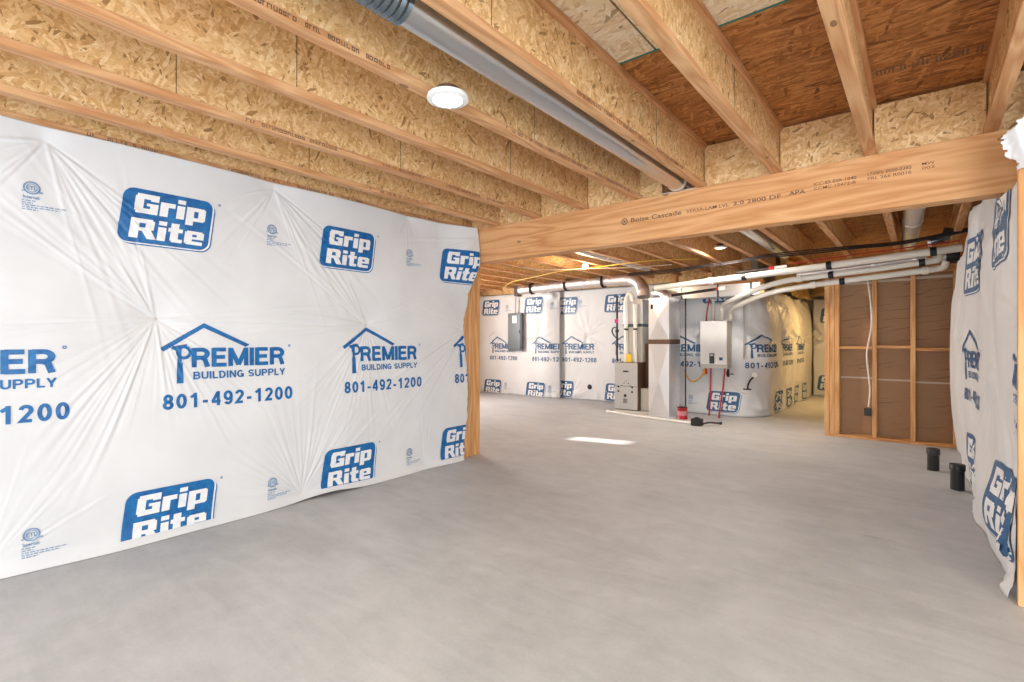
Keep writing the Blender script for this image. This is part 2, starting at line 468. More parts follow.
# ------------------------------------------------------------------ printing
def font_tris(s, size, bold=0., align='LEFT', sx=1., res=3, spacing=1.):
    cu = bpy.data.curves.new('t', 'FONT'); cu.body = s; cu.size = size; cu.offset = bold; cu.align_x = align
    cu.resolution_u = res; cu.space_character = spacing
    ob = bpy.data.objects.new('t', cu); C.objects.link(ob)
    dg = bpy.context.evaluated_depsgraph_get(); ev = ob.evaluated_get(dg)
    me = bpy.data.meshes.new_from_object(ev)
    vs = [(v.co.x*sx, v.co.y) for v in me.vertices]; fs = [tuple(p.vertices) for p in me.polygons]
    bpy.data.objects.remove(ob); bpy.data.curves.remove(cu); bpy.data.meshes.remove(me)
    return vs, fs
def fit(vf, x0, x1, y0, y1):
    vs, fs = vf[:2]; X = [v[0] for v in vs]; Y = [v[1] for v in vs]
    a, b, c, d = min(X), max(X), min(Y), max(Y)
    return [(x0+(v[0]-a)/(b-a)*(x1-x0), y0+(v[1]-c)/(d-c)*(y1-y0)) for v in vs], fs, *vf[2:]
class Flat:
    """2-D artwork: layered polygons; layer 0 lies lowest"""
    def __init__(s): s.v = []; s.f = []; s.l = []; s.m = []
    def add(s, vf, layer=0, mat=0):
        b = len(s.v); s.v += list(vf[0])
        for k, f in enumerate(vf[1]): s.f.append(tuple(b+i for i in f)); s.l.append(layer+(vf[2][k] if len(vf) > 2 else 0)); s.m.append(mat)
        return s
    def poly(s, pts, layer=0, mat=0): return s.add((pts, [tuple(range(len(pts)))]), layer, mat)
    def rect(s, x0, y0, x1, y1, layer=0, mat=0): return s.poly([(x0, y0), (x1, y0), (x1, y1), (x0, y1)], layer, mat)
    def stroke(s, a, b, w, layer=0, mat=0):
        a = Vector(a); b = Vector(b); d = (b-a).normalized(); n = Vector((-d.y, d.x))*w/2
        return s.poly([tuple(a-n), tuple(b-n), tuple(b+n), tuple(a+n)], layer, mat)
    def ring(s, c, r0, r1, n=28, sy=1., layer=0, mat=0):
        vs = []; fs = []
        for j in range(n):
            th = 2*PI*j/n; vs += [(c[0]+r0*math.cos(th), c[1]+r0*sy*math.sin(th)), (c[0]+r1*math.cos(th), c[1]+r1*sy*math.sin(th))]
            k = (j+1) % n; fs.append((2*j, 2*j+1, 2*k+1, 2*k))
        return s.add((vs, fs), layer, mat)
    def cut(s, step):
        """triangulate and slice on a grid so that the artwork can follow a wrinkled sheet"""
        bm = bmesh.new()
        vv = [bm.verts.new((x, y, 0)) for x, y in s.v]
        ll = bm.faces.layers.float.new('lay')
        for f, l, m in zip(s.f, s.l, s.m):
            try: q = bm.faces.new([vv[i] for i in f]); q[ll] = l; q.material_index = m
            except ValueError: pass
        for ax in (0, 1):
            lo = min(v.co[ax] for v in bm.verts); hi = max(v.co[ax] for v in bm.verts)
            k = math.ceil(lo/step)
            while k*step < hi:
                co = [0, 0, 0]; no = [0, 0, 0]; co[ax] = k*step; no[ax] = 1
                bmesh.ops.bisect_plane(bm, geom=bm.verts[:]+bm.edges[:]+bm.faces[:], dist=1e-6, plane_co=co, plane_no=no)
                k += 1
        bmesh.ops.triangulate(bm, faces=bm.faces[:])
        bm.verts.index_update()
        r = (np.array([(v.co.x, v.co.y) for v in bm.verts]), [tuple(v.index for v in f.verts) for f in bm.faces], [f[ll] for f in bm.faces], [f.material_index for f in bm.faces])
        lay = np.zeros(len(r[0]))
        for f, l in zip(r[1], r[2]):
            for i in f: lay[i] = l
        bm.free()
        return dict(v=r[0], f=r[1], lay=lay, m=r[3])

def arc(cx, cy, rx, ry, a0, a1, n=9):
    return [(cx+rx*math.cos(math.radians(a0+(a1-a0)*i/n)), cy+ry*math.sin(math.radians(a0+(a1-a0)*i/n))) for i in range(n+1)]
def bowl(cx, cy, rx, ry): return [(.09, cy+ry)]+arc(cx, cy, rx, ry, 90, -90)+[(.09, cy-ry)]
STEM = [(.09, 0), (.09, 1)]
GLY = {'E': (.64, [STEM, [(.09, .91), (.60, .91)], [(.09, .51), (.56, .51)], [(.09, .09), (.62, .09)]]),
 'R': (.74, [STEM, bowl(.40, .70, .22, .21), [(.38, .49), (.52, .40), (.63, 0)]]),
 'P': (.68, [STEM, bowl(.38, .69, .22, .22)]), 'B': (.72, [STEM, bowl(.38, .72, .19, .19), bowl(.38, .30, .24, .21)]),
 'M': (.88, [STEM, [(.79, 0), (.79, 1)], [(.11, .93), (.44, .06)], [(.77, .93), (.44, .06)]]),
 'I': (.2, [[(.1, 0), (.1, 1)]]), 'U': (.72, [[(.09, 1)]+arc(.36, .36, .27, .27, 180, 360)+[(.63, 1)]]),
 'L': (.58, [[(.09, 1), (.09, .09), (.57, .09)]]), 'D': (.72, [STEM, bowl(.32, .5, .31, .41)]),
 'N': (.72, [STEM, [(.63, 0), (.63, 1)], [(.12, .92), (.60, .08)]]),
 'G': (.78, [arc(.38, .5, .29, .41, 40, 320, 14), [(.42, .44), (.69, .44), (.69, .04)]]),
 'S': (.68, [arc(.34, .705, .24, .205, 15, 270, 10)+arc(.34, .295, .25, .205, 90, -165, 10)]),
 'Y': (.66, [[(.04, 1), (.33, .42)], [(.62, 1), (.33, .42)], [(.33, .46), (.33, 0)]]),
 '0': (.56, [arc(.28, .5, .19, .41, 0, 360, 18)]), '1': (.56, [[(.34, 0), (.34, 1)], [(.08, .70), (.34, .90)]]),
 '2': (.56, [arc(.28, .69, .19, .22, 170, -25, 9)+[(.11, .10), (.50, .10)]]),
 '4': (.58, [[(.41, 0), (.41, 1)], [(.38, .93), (.07, .30)], [(.03, .28), (.55, .28)]]),
 '8': (.56, [arc(.28, .71, .165, .20, 0, 360, 16), arc(.28, .29, .195, .20, 0, 360, 16)]),
 '9': (.56, [arc(.28, .65, .19, .26, 0, 360, 16), [(.47, .65)]+arc(.28, .34, .19, .25, 0, -150, 9)]),
 '-': (.40, [[(.05, .36), (.35, .36)]]), ' ': (.3, [])}
def stroke_text(s, t=.18, gap=.10):
    vs, fs, ls, x, q = [], [], [], 0, 0
    for ch in s:
        w, lines = GLY[ch]
        for L in lines:
            closed = len(L) > 4 and math.dist(L[0], L[-1]) < 1e-6
            b = len(vs); n = len(L)
            for i, p in enumerate(L):
                p = Vector(p); q0 = Vector(L[i-1] if i else (L[-2] if closed else L[0])); q1 = Vector(L[i+1] if i < n-1 else (L[1] if closed else L[-1]))
                d0 = (p-q0).normalized() if (p-q0).length > 1e-6 else (q1-p).normalized(); d1 = (q1-p).normalized() if (q1-p).length > 1e-6 else d0
                d = (d0+d1).normalized(); k = 1/max(.5, d.dot(d1)); nn = Vector((-d.y, d.x))*t/2*k
                vs += [(x+p.x+nn.x, p.y+nn.y), (x+p.x-nn.x, p.y-nn.y)]
            for i in range(n-1): fs.append((b+2*i+1, b+2*i+3, b+2*i+2, b+2*i)); ls.append(.17*(q % 4))
            q += 1
        x += w+gap
    return vs, fs, ls
def rounded(x0, y0, x1, y1, r, slant, n=6):
    pts = []
    for cx, cy, a in ((x1-r, y1-r, 0), (x0+r, y1-r, PI/2), (x0+r, y0+r, PI), (x1-r, y0+r, 1.5*PI)):
        for i in range(n+1):
            th = a+PI/2*i/n; px, py = cx+r*math.cos(th), cy+r*math.sin(th)
            pts.append((px+slant*(py-y0), py))
    return pts
GL = dict(
    G=(.92, [(0, .12, .34, .88), (.06, .74, .92, 1), (.06, 0, .92, .26), (.60, 0, .92, .52), (.46, .40, .92, .54), (.60, .66, .92, 1)]),
    r=(.60, [(0, 0, .33, .74), (.2, .50, .60, .74)]),
    i=(.33, [(0, 0, .33, .70), (0, .80, .33, 1.02)]),
    p=(.84, [(0, -.24, .33, .74), (.2, .54, .78, .74), (.2, 0, .78, .19), (.52, .06, .84, .68)]),
    R=(1.0, [(0, 0, .34, 1), (.2, .78, .84, 1), (.2, .38, .78, .56), (.58, .46, .92, .92)]),
    t=(.62, [(.1, .08, .43, 1.0), (0, .54, .6, .74), (.16, 0, .62, .19)]),
    e=(.84, [(0, .06, .33, .68), (.08, .56, .76, .74), (.08, 0, .80, .19), (.2, .30, .82, .43), (.52, .30, .84, .68)]))
def block_word(fl, word, x0, y0, h, sx, slant, layer):
    x = x0
    for ch in word:
        w, rs = GL[ch]
        for qi, (a, b, c, d) in enumerate(rs):
            q = [(x+u*sx*h+slant*(v*h+y0), y0+v*h) for u, v in ((a, b), (c, b), (c, d), (a, d))]
            fl.poly(q, layer+.13*qi, 1)
        if ch == 'R':
            fl.poly([(x+u*sx*h+slant*(v*h+y0), y0+v*h) for u, v in ((.44, .42), (.70, 0), (1.06, 0), (.80, .46))], layer+.65, 1)
        x += (w+.08)*sx*h
    return fl
# logo block: about 0.52 wide and 0.33 high, origin at the lower left
def art_logo():
    a = Flat(); sl = .13
    a.poly(rounded(.014, -.014, .512, .322, .06, sl), 0, 0)     # thin outline behind
    a.poly(rounded(.007, -.007, .505, .328, .055, sl), 1, 1)
    a.poly(rounded(0, 0, .495, .334, .055, sl), 2, 0)
    block_word(a, 'Grip', .062, .184, .122, 1.10, sl, 3)
    block_word(a, 'Rite', .056, .028, .122, 1.10, sl, 3)
    a.ring((.575, .325), .004, .008, 10, 1, 2, 0)
    return a
def art_supplier():
    a = Flat(); w = .028                                        # origin: roof left end / baseline of the number; 0.86 x 0.56
    a.poly([(0, .395), (.018, .372), (.25, .528), (.25, .56)])  # roof
    a.poly([(.25, .56), (.25, .528), (.52, .398), (.545, .415)], .2)
    # tall hammer-like letter P
    a.poly([(.088, .165), (.128, .165), (.124, .30), (.092, .30)])
    a.poly([(.095, .30), (.118, .30), (.118, .405), (.095, .405)], .2)
    a.poly([(.068, .405), (.06, .39), (.095, .372), (.15, .405), (.15, .42)], .4)
    a.ring((.132, .365), .026, .046, 20, 1.0, .6)
    a.add(fit(stroke_text('REMIER', .21, .07), .175, .80, .262, .395))
    a.add(fit(stroke_text('BUILDING SUPPLY', .19, .12), .185, .805, .185, .238))
    a.ring((.838, .405), .005, .010, 10)
    return a
def art_phone():
    return Flat().add(fit(stroke_text('801-492-1200', .185, .14), .01, .86, .0, .098))
def art_cert():
    a = Flat()                                                  # origin at the lower left of the small print
    a.ring((.055, .115), .028, .036, 22); a.ring((.055, .115), .020, .0235, 22)
    a.add(fit(font_tris('ETL', .03, .0012), .034, .076, .104, .126))
    a.add(fit(font_tris('c', .02, .0008), .014, .024, .09, .1)); a.add(fit(font_tris('us', .02, .0008), .084, .1, .09, .1))
    a.add(fit(font_tris('Intertek', .02, .0006), .02, .088, .055, .074))
    for k, (w, y) in enumerate(((.07, .042), (.06, .03), (.20, .018), (.17, .006), (.08, -.006))):
        x = .015
        while x < w:
            q = random.uniform(.008, .022); a.rect(x, y, min(w, x+q), y+.0055); x += q+.005
    return a
ART = {}
for nm, fn in (('logo', art_logo), ('supplier', art_supplier), ('phone', art_phone), ('cert', art_cert)):
    A = fn(); ART[nm] = A.cut(.0078); ART[nm+'_c'] = A.cut(.03)

# ------------------------------------------------------------------ plastic sheets
def vnoise1(x, seed):
    g = np.random.default_rng(seed).random(4096); i = np.floor(x).astype(int); f = x-i; f = f*f*(3-2*f)
    return g[i % 4096]*(1-f)+g[(i+1) % 4096]*f
def vnoise2(x, y, seed):
    g = np.random.default_rng(seed).random((256, 256)); i = np.floor(x).astype(int); j = np.floor(y).astype(int)
    fx = x-i; fy = y-j; fx = fx*fx*(3-2*fx); fy = fy*fy*(3-2*fy); i %= 256; j %= 256; i2 = (i+1) % 256; j2 = (j+1) % 256
    return (g[i, j]*(1-fx)+g[i2, j]*fx)*(1-fy)+(g[i, j2]*(1-fx)+g[i2, j2]*fx)*fy
class Sheet:
    """base(u,v)->(P,N) arrays; pins: (u,v,amp,reach); the sheet dips at each pin and folds fan out of it"""
    def __init__(s, base, u, v, pins, bulge=.03, fold=1., seed=1, edge=None, big=.012, wide=2.6, dense=1.):
        s.wide = wide; s.dense = dense
        s.base, s.u, s.v, s.pins, s.bulge, s.fold, s.seed, s.edge, s.big = base, u, v, pins, bulge, fold, seed, edge, big
    def rays(s):
        """for each pin, the folds that run out of it: angle, length, width, height"""
        if hasattr(s, '_r'): return s._r
        g = np.random.default_rng(s.seed); s._r = []
        for k, pin in enumerate(s.pins):
            pu, pv, amp, reach = pin[:4]; fans = pin[4] if len(pin) > 4 else None
            if fans is None:
                fans = [(c, 24+g.random()*26, 9, 1.) for c in g.random(4)*360]
            rr = []
            for c, half, n, ln in fans:
                n = int(n*s.dense)
                for i in range(n):
                    a = math.radians(c+half*(2*(i+.5+.8*(g.random()-.5))/n-1))
                    rr.append((a, reach*ln*(.55+.9*g.random()), .0045+.004*g.random(), .011+.016*g.random(), amp*(.35+.75*g.random())))
            s._r.append(rr)
        return s._r
    def h(s, u, v):
        h = np.full(u.shape, s.bulge)
        h = h + s.big*(vnoise2(u*1.7+9, v*1.7+4, s.seed)-.5)+.003*(vnoise2(u*9, v*7, s.seed+5)-.5)
        for pin, rr in zip(s.pins, s.rays()):
            du, dv = u-pin[0], v-pin[1]; r = np.sqrt(du*du+dv*dv)+1e-6
            h = h - s.bulge*.9*np.exp(-(r/.2)**1.2)
            for a, ln, w0, w1, amp in rr:
                ca, sa = math.cos(a), math.sin(a)
                al = du*ca+dv*sa; pe = dv*ca-du*sa
                idx = np.nonzero((al > .012) & (al < ln*1.25) & (np.abs(pe) < .012+.16*al))[0] if u.ndim == 1 else None
                if idx is None or not len(idx): continue
                A, Pp = al[idx], pe[idx]+.010*np.sin(al[idx]*5+a*9)*al[idx]
                w = (w0+w1*A)*s.wide; x = Pp/w
                env = np.clip((A-.012)/.09, 0, 1)*np.clip(1.25-A/ln, 0, 1)
                h[idx] += s.fold*amp*env*(np.exp(-x*x)-.55*np.exp(-(x-1.5)**2*.8))
        return h
    def at(s, u, v, lift=0.):
        if s.edge is not None:
            lo, hi = s.edge(v); u = np.clip(u, lo, hi)
        P, Nn = s.base(u, v)
        return P+Nn*(s.h(u, v)+lift)[..., None]
    def grid(s, parent, step, name='sheet', mat=None):
        nu = int(round((s.u[1]-s.u[0])/step))+1; nv = int(round((s.v[1]-s.v[0])/step))+1
        U, V = np.meshgrid(np.linspace(*s.u, nu), np.linspace(*s.v, nv))
        P = s.at(U.ravel(), V.ravel()); mb = MB()
        mb.v = [tuple(p) for p in P]
        fs = []
        if s.edge is not None:
            lo, hi = s.edge(V.ravel()); Ur = U.ravel(); du = (s.u[1]-s.u[0])/(nu-1)
            ok = (Ur > lo-du*1.001) & (Ur < hi+du*1.001)
        for j in range(nv-1):
            for i in range(nu-1):
                q = (j*nu+i, j*nu+i+1, (j+1)*nu+i+1, (j+1)*nu+i)
                if s.edge is not None and not all(ok[k] for k in q): continue
                fs.append(q)
        used = sorted({i for f in fs for i in f}); mp = {k: i for i, k in enumerate(used)}
        me = bpy.data.meshes.new(name); me.from_pydata([mb.v[k] for k in used], [], [tuple(mp[i] for i in f) for f in fs])
        me.materials.append(mat or M['sheet']); me.polygons.foreach_set('use_smooth', [True]*len(fs))
        o = bpy.data.objects.new(name, me); C.objects.link(o); o.parent = parent
        sm = o.modifiers.new('thin', 'SOLIDIFY'); sm.thickness = .0012; sm.offset = -1
        return o
    def put(s, parent, art, u0, v0, name, mats, scale=1., label=None, sc=(1, 1), lift=.004, vmin=None, umin=-99):
        A = ART[art]; u = A['v'][:, 0]*sc[0]*scale+u0; v = A['v'][:, 1]*sc[1]*scale+v0
        lo = np.full(u.shape, s.u[0]+.004); hi = np.full(u.shape, s.u[1]-.004)
        if s.edge is not None:
            l2, h2 = s.edge(v); lo = np.maximum(lo, l2+.004); hi = np.minimum(hi, h2-.004)
        ins = (u > lo) & (u > umin) & (u < hi) & (v > (s.v[0]+.004 if vmin is None else vmin)) & (v < s.v[1]-.004)
        keep = [i for i, f in enumerate(A['f']) if all(ins[k] for k in f)]
        if len(keep) < 4: return None
        used = sorted({k for i in keep for k in A['f'][i]}); mp = {k: i for i, k in enumerate(used)}
        P = s.at(u[used], v[used], lift+A['lay'][used]*.0012)
        me = bpy.data.meshes.new(name); me.from_pydata([tuple(p) for p in P], [], [tuple(mp[k] for k in A['f'][i]) for i in keep])
        for m in mats: me.materials.append(m)
        me.polygons.foreach_set('material_index', [A['m'][i] for i in keep]); me.polygons.foreach_set('use_smooth', [True]*len(keep))
        o = bpy.data.objects.new(name, me); C.objects.link(o); o.parent = parent
        if label: o['label'] = label
        return o
def logo(s, p, u, v, f='', dark=False, **k): return s.put(p, 'logo'+f, u, v, 'logo_print', [M['navy' if dark else 'blue'], M['white']], **k)
def supplier(s, p, u, v, f='', dark=False, **k):
    s.put(p, 'supplier'+f, u, v, 'supplier_print', [M['navy' if dark else 'blue']], **k); s.put(p, 'phone'+f, u, v, 'phone_print', [M['navy' if dark else 'blue']], **k)
def cert(s, p, u, v, f='', **k): return s.put(p, 'cert'+f, u, v, 'certification_print', [M['faint']], **k)
def plane_base(O, U, Nn):
    O, U, Nn = map(np.array, (O, U, Nn))
    def f(u, v):
        P = O+u[..., None]*U; P = P.copy(); P[..., 2] = v
        return P, np.broadcast_to(Nn, P.shape)
    return f

# the big sheet on the wall beside the camera
def edge_left(v):
    hi = np.interp(v, [0, .12, .4, .8, 1.2, 1.4, 1.6, 1.9, 2.0, 2.06, 2.15, 2.3, 2.36, 2.44], [3.80, 3.83, 3.87, 3.88, 3.87, 3.845, 3.88, 3.92, 3.925, 3.93, 3.935, 3.935, 3.93, 3.90])
    hi = hi + np.where(v < 1.9, .018*(vnoise1(v*16, 91)-.5)+.012*(vnoise1(v*45, 92)-.5), .006*(vnoise1(v*45, 92)-.9))
    return np.full(v.shape, -9.), hi
def base_left(u, v):
    P = np.empty(u.shape+(3,)); flare = .05*np.exp(-v/.06)*(.4+vnoise1(u*2.2, 17))
    k = np.clip((u-3.45)/.48, 0, 1); wrap = .15*k*k*(3-2*k)*np.clip((v-1.75)/.3, 0, 1)
    P[..., 0] = -3.797+flare+wrap+.012*np.sin(u*1.1); P[..., 1] = u; P[..., 2] = np.maximum(v, .003)
    # the lower hem rides up in a shallow scallop
    P[..., 2] += .03*np.exp(-((u-2.25)/.22)**2)*np.exp(-v/.05)
    Nn = np.zeros(P.shape); Nn[..., 0] = 1.; return P, Nn
# pins: (u, v, fold height, reach, [(direction, half spread, folds, length)...])
pinsL = [(1.06, 1.39, .0085, .62, [(215, 38, 16, 1.25), (133, 13, 7, 1.5), (108, 8, 4, 1.), (3, 6, 4, 1.5), (300, 26, 9, 1.), (262, 16, 6, .8)]),
         (2.63, 1.39, .008, .6, [(250, 38, 14, 1.15), (131, 14, 8, 1.5), (320, 26, 8, .8), (20, 14, 6, 1.1), (180, 8, 4, 1.2)]),
         (-.5, 1.39, .008, .5, [(20, 40, 12, 1.2), (320, 25, 8, 1.2)]),
         (.54, 2.36, .0085, .6, [(303, 22, 11, 1.5), (215, 25, 8, .9)]),
         (1.82, 2.39, .008, .6, [(308, 20, 11, 1.5), (225, 22, 7, .8)]),
         (3.1, 2.41, .005, .3), (2.03, .05, .008, .6, [(48, 22, 9, 1.5), (140, 30, 8, .9), (90, 20, 6, 1.)]),
         (.3, .06, .006, .45, [(60, 40, 8, 1.)]), (3.87, 1.37, .0085, .62, [(214, 17, 11, 2.), (150, 22, 7, .9), (255, 14, 6, 1.)]),
         (3.9, 2.33, .008, .45, [(204, 16, 8, 1.4), (245, 18, 6, 1.)]), (3.3, .05, .006, .35, [(60, 40, 8, 1.)])]
vb = thing('vapor_barrier', 'large white printed plastic sheet stretched over the long wall beside the open floor', 'plastic sheet', (0, 0, 0))
shL = Sheet(base_left, (-1.3, 3.96), (.002, 2.437), pinsL, .045, .56, 3, edge_left, .014, .68, 2.1)
shL.grid(vb, .0074)
for k in (-1, 0, 1, 2):
    u = .87+1.31*k
    logo(shL, vb, u-.02, 1.855); logo(shL, vb, u-.01, .03 if k > 0 else -.012, vmin=.05)
    supplier(shL, vb, 1.08+1.30*k, .81); cert(shL, vb, .43+1.305*k, 1.965); cert(shL, vb, .43+1.305*k, .085)
mb = MB()
for pu, pv, *_ in pinsL[:2]:
    p = shL.at(np.array([pu]), np.array([pv]))[0]
    MB().lathe((p[0]-.002, p[1], p[2]), [(0, .012), (.004, .012), (.007, .006)], (1, 0, 0), 12).build('fastener', M['greyconduit'], vb)

# far sheets -----------------------------------------------------------------
def base_far_left(u, v):      # bellies out and curls back at its free edge
    P = np.empty(u.shape+(3,)); k = np.clip((u+6.75)/.62, 0, 1)
    P[..., 0] = u; P[..., 1] = 9.20-.05*np.sin(k*PI)+.06*k**3; P[..., 2] = v
    Nn = np.zeros(P.shape); Nn[..., 1] = -1; return P, Nn
vf = thing('vapor_barrier', 'white printed plastic sheet behind the grey electrical panel in the far corner', 'plastic sheet')
pins = [(-8.2, 1.3, .012, .4), (-7.3, 2.25, .012, .4), (-6.75, 1.25, .016, .4), (-6.3, .05, .02, .3), (-7.6, .05, .01, .3), (-6.2, 2.2, .02, .4)]
sF = Sheet(base_far_left, (-8.55, -6.13), (.004, 2.34), pins, .04, 1., 11, None, .02)
sF.grid(vf, .03)
for u in (-8.38, -7.08): logo(sF, vf, u, 1.87, '_c', True, sc=(1.06, 1.1)); logo(sF, vf, u+.05, -.01, '_c', True, sc=(1.06, 1.0))
for u in (-8.14, -6.86): supplier(sF, vf, u, .80, '_c', True); cert(sF, vf, u+.5, 1.95, '_c'); cert(sF, vf, u+.45, .12, '_c')
def base_far(u, v):
    P = np.empty(u.shape+(3,)); P[..., 0] = u; P[..., 1] = 9.34; P[..., 2] = v
    Nn = np.zeros(P.shape); Nn[..., 1] = -1; return P, Nn
vm = thing('vapor_barrier', 'white printed plastic sheet on the wall behind the furnace', 'plastic sheet')
pins = [(-5.5, 1.35, .012, .4), (-4.6, 2.2, .012, .4), (-5.9, .05, .016, .3), (-4.2, 1.2, .012, .4), (-5.2, .05, .01, .3)]
sM = Sheet(base_far, (-6.32, -3.3), (.004, 2.34), pins, .035, 1., 17, None, .02)
sM.grid(vm, .03)
for u in (-6.26, -5.10, -3.9): logo(sM, vm, u, 1.84, '_c', True, sc=(1.0, 1.08)); logo(sM, vm, u+(-.12 if u < -6 else .0), .03, '_c', True, sc=(1.0, 1.05))
for u in (-6.14, -4.93, -3.7): supplier(sM, vm, u, .80, '_c', True); cert(sM, vm, u+.42, 1.98, '_c')
p = sM.at(np.array([-5.45]), np.array([.28]))[0]
MB().lathe((p[0], p[1]+.004, p[2]), [(0, .055), (.008, .055), (.012, .045)], (0, -1, 0), 14).build('tear', M['iron'], vm)['label'] = 'dark round hole torn in the sheet'
# sheet behind the water heater, rounding the corner into the alcove
CXc, CYc, RRc = -2.42, 9.28, .42
def base_corner(u, v):
    """u runs along the front (to x=CXc), round the corner, then away along +y"""
    L = RRc*PI/2; P = np.empty(u.shape+(3,)); Nn = np.zeros(P.shape)
    r = RRc*(1-.22*np.clip((v-1.5)/.6, 0, 1)**2)
    a = np.clip((u-CXc)/L, 0, 1)*PI/2; front = np.minimum(u, CXc); back = np.maximum(u-CXc-L, 0)
    P[..., 0] = front+r*np.sin(a); P[..., 1] = CYc-r*np.cos(a)+back; P[..., 2] = v
    Nn[..., 0] = np.sin(a); Nn[..., 1] = -np.cos(a); return P, Nn
vc = thing('vapor_barrier', 'white printed plastic sheet behind the water heater, wrapping the corner into the lit alcove', 'plastic sheet')
pins = [(-3.1, 1.3, .010, .3), (-2.3, 1.25, .012, .4), (-2.05, 2.1, .028, .5), (-2.0, .05, .02, .35), (-1.75, 1.25, .02, .5), (-.9, 1.3, .028, .7), (.2, 1.3, .028, .7), (1.2, 1.3, .028, .7), (-.3, 2.1, .03, .7), (-.2, .05, .02, .5), (-1.3, .05, .02, .5), (.9, 2.1, .03, .7), (-1.3, 2.05, .03, .7)]
sC = Sheet(base_corner, (-3.34, 2.15), (.004, 2.12), pins, .06, 1.1, 23, None, .07)
sC.grid(vc, .03)
for u, v in ((-2.86, .07), (-1.58, .05), (-.75, .04), (.1, .03), (.9, .03)): logo(sC, vc, u, v, '_c', True)
for u in (-3.6, -2.28, -.98, .32): supplier(sC, vc, u, .80, '_c', True)
logo(sC, vc, -2.95, 1.9, '_c', True); cert(sC, vc, -3.18, .16, '_c')
def base_end(u, v):
    P = np.empty(u.shape+(3,)); P[..., 0] = u; P[..., 1] = 13.36; P[..., 2] = v
    Nn = np.zeros(P.shape); Nn[..., 1] = -1; return P, Nn
ve = thing('vapor_barrier', 'yellow-lit plastic sheet closing the far end of the alcove', 'plastic sheet')
sE = Sheet(base_end, (-1.93, .5), (.004, 2.2), [(-1.7, 1.3, .06, .5), (-.6, 1.3, .05, .5), (-1.2, 2.1, .05, .4), (-1.2, .05, .04, .4)], .07, 1., 29, None, .06)
sE.grid(ve, .03)
for u, v in ((-1.80, 1.66), (-1.86, .14), (-.3, 1.7)): logo(sE, ve, u, v, '_c', True)
supplier(sE, ve, -1.3, .8, '_c', True)
# billowing sheet on the stud wall at the right
def base_right(u, v):        # u = -y
    y = -u; P = np.empty(u.shape+(3,)); Nn = np.zeros(P.shape)
    k = np.clip((y-3.9)/1.7, 0, 1); k = k*k*(3-2*k)
    bag = .095*k*np.clip(np.sin(np.clip(v/2.34, 0, 1)*PI), 0, 1)**.5
    flare = .06*np.exp(-((v-.25)/.2)**2)*np.exp(-((y-4.2)/.5)**2)+.02*np.exp(-v/.10)
    wave = .012*np.sin(y*4.3+v*1.6)+.008*np.sin(y*9+2+v)
    P[..., 0] = .385-bag-flare-wave; P[..., 1] = y; P[..., 2] = np.maximum(v, .004)
    Nn[..., 0] = -1.; return P, Nn
vr = thing('vapor_barrier', 'loose billowing printed plastic sheet on the stud wall near the bare end stud', 'plastic sheet')
pins = [(-3.45, 1.35, .011, .5), (-4.2, 1.1, .011, .6), (-5.1, 2.05, .012, .5), (-5.9, 1.2, .012, .5), (-4.0, 2.0, .010, .5), (-3.6, .1, .016, .5), (-5.0, .1, .016, .5), (-6.6, .9, .012, .4)]
def edge_right(v):
    lo = np.interp(v, [0, 1.6, 2.0, 2.1, 2.3], [-7.62, -7.62, -6.9, -6.3, -5.2])+.10*(vnoise1(v*7, 61)-.5)
    hi = np.where(v > 2.06, -4.16, -3.405)-.03*vnoise1(v*9, 62)
    return lo, hi
sR = Sheet(base_right, (-7.72, -3.39), (.004, 2.26), pins, .03, 1., 31, edge_right, .03)
sR.grid(vr, .02)
for y, v in ((5.45, 1.62), (4.36, 1.70), (4.2, .14), (5.6, .10)): logo(sR, vr, -y, v, '_c', True, sc=(1.3, 1.25))
supplier(sR, vr, -5.5, .78, '_c', True); supplier(sR, vr, -4.2, .74, '_c', True, umin=-3.74)
# ragged flap of sheet folded over the beam end and the top of the end stud
def base_flap(u, v):
    P = np.empty(u.shape+(3,)); P[..., 0] = .300+u; P[..., 1] = 3.30+.02*np.sin(u*60+v*15); P[..., 2] = v
    Nn = np.zeros(P.shape); Nn[..., 1] = -1; return P, Nn
def edge_flap(v):
    lo = np.interp(v, [1.6, 1.9, 2.10, 2.13, 2.20, 2.24, 2.34], [.085, .075, .05, .02, .0, .03, .12])
    return lo-.03+.022*vnoise1(v*110, 72)+.014*vnoise1(v*260, 73), np.full(v.shape, .22)
Sheet(base_flap, (-.03, .22), (2.05, 2.32), [(.15, 2.2, .012, .2), (.12, 1.9, .01, .2), (.05, 2.2, .012, .1)], .012, 1., 41, edge_flap, .02, 1.).grid(vr, .006, 'torn_flap')

# ------------------------------------------------------------------ beam, post, stud
bm_ = thing('wood_beam', 'long timber beam spanning the room under the joists', 'beam', (-1.7, 3.95, 2.085))
BT = JZ-.001
B(-3.785, .60, 3.95, 4.085, 2.085, BT, .004).build('beam', M['beam'], bm_)
def text_on(parent, s, x0, x1, z0, z1, y, mat, bold=.0, name='stamped_text', label=None, slope=0):
    vs, fs, *_ = fit(font_tris(s, .05, bold), x0, x1, z0, z1)
    mb = MB(); mb.add([(x, y, z) for x, z in vs], fs)
    o = mb.build(name, mat, parent)
    if label: o['label'] = label
    return o
yb = 3.9492
text_on(bm_, 'Boise Cascade', -1.91, -1.48, 2.252, 2.288, yb, M['stamp'], .0004, label='dark printed lettering on the beam face')
rg = MB(); fl = Flat().ring((0, 0), .021, .029, 24); fl.add(fit(font_tris('B', .03, .001), -.010, .010, -.013, .013))
rg.add([(x-1.97, yb, z+2.268) for x, z in fl.v], fl.f); rg.build('tree_mark', M['stamp'], bm_)
text_on(bm_, 'VERSA-LAM LVL', -1.44, -1.12, 2.256, 2.282, yb, M['stamp2'], .0003)
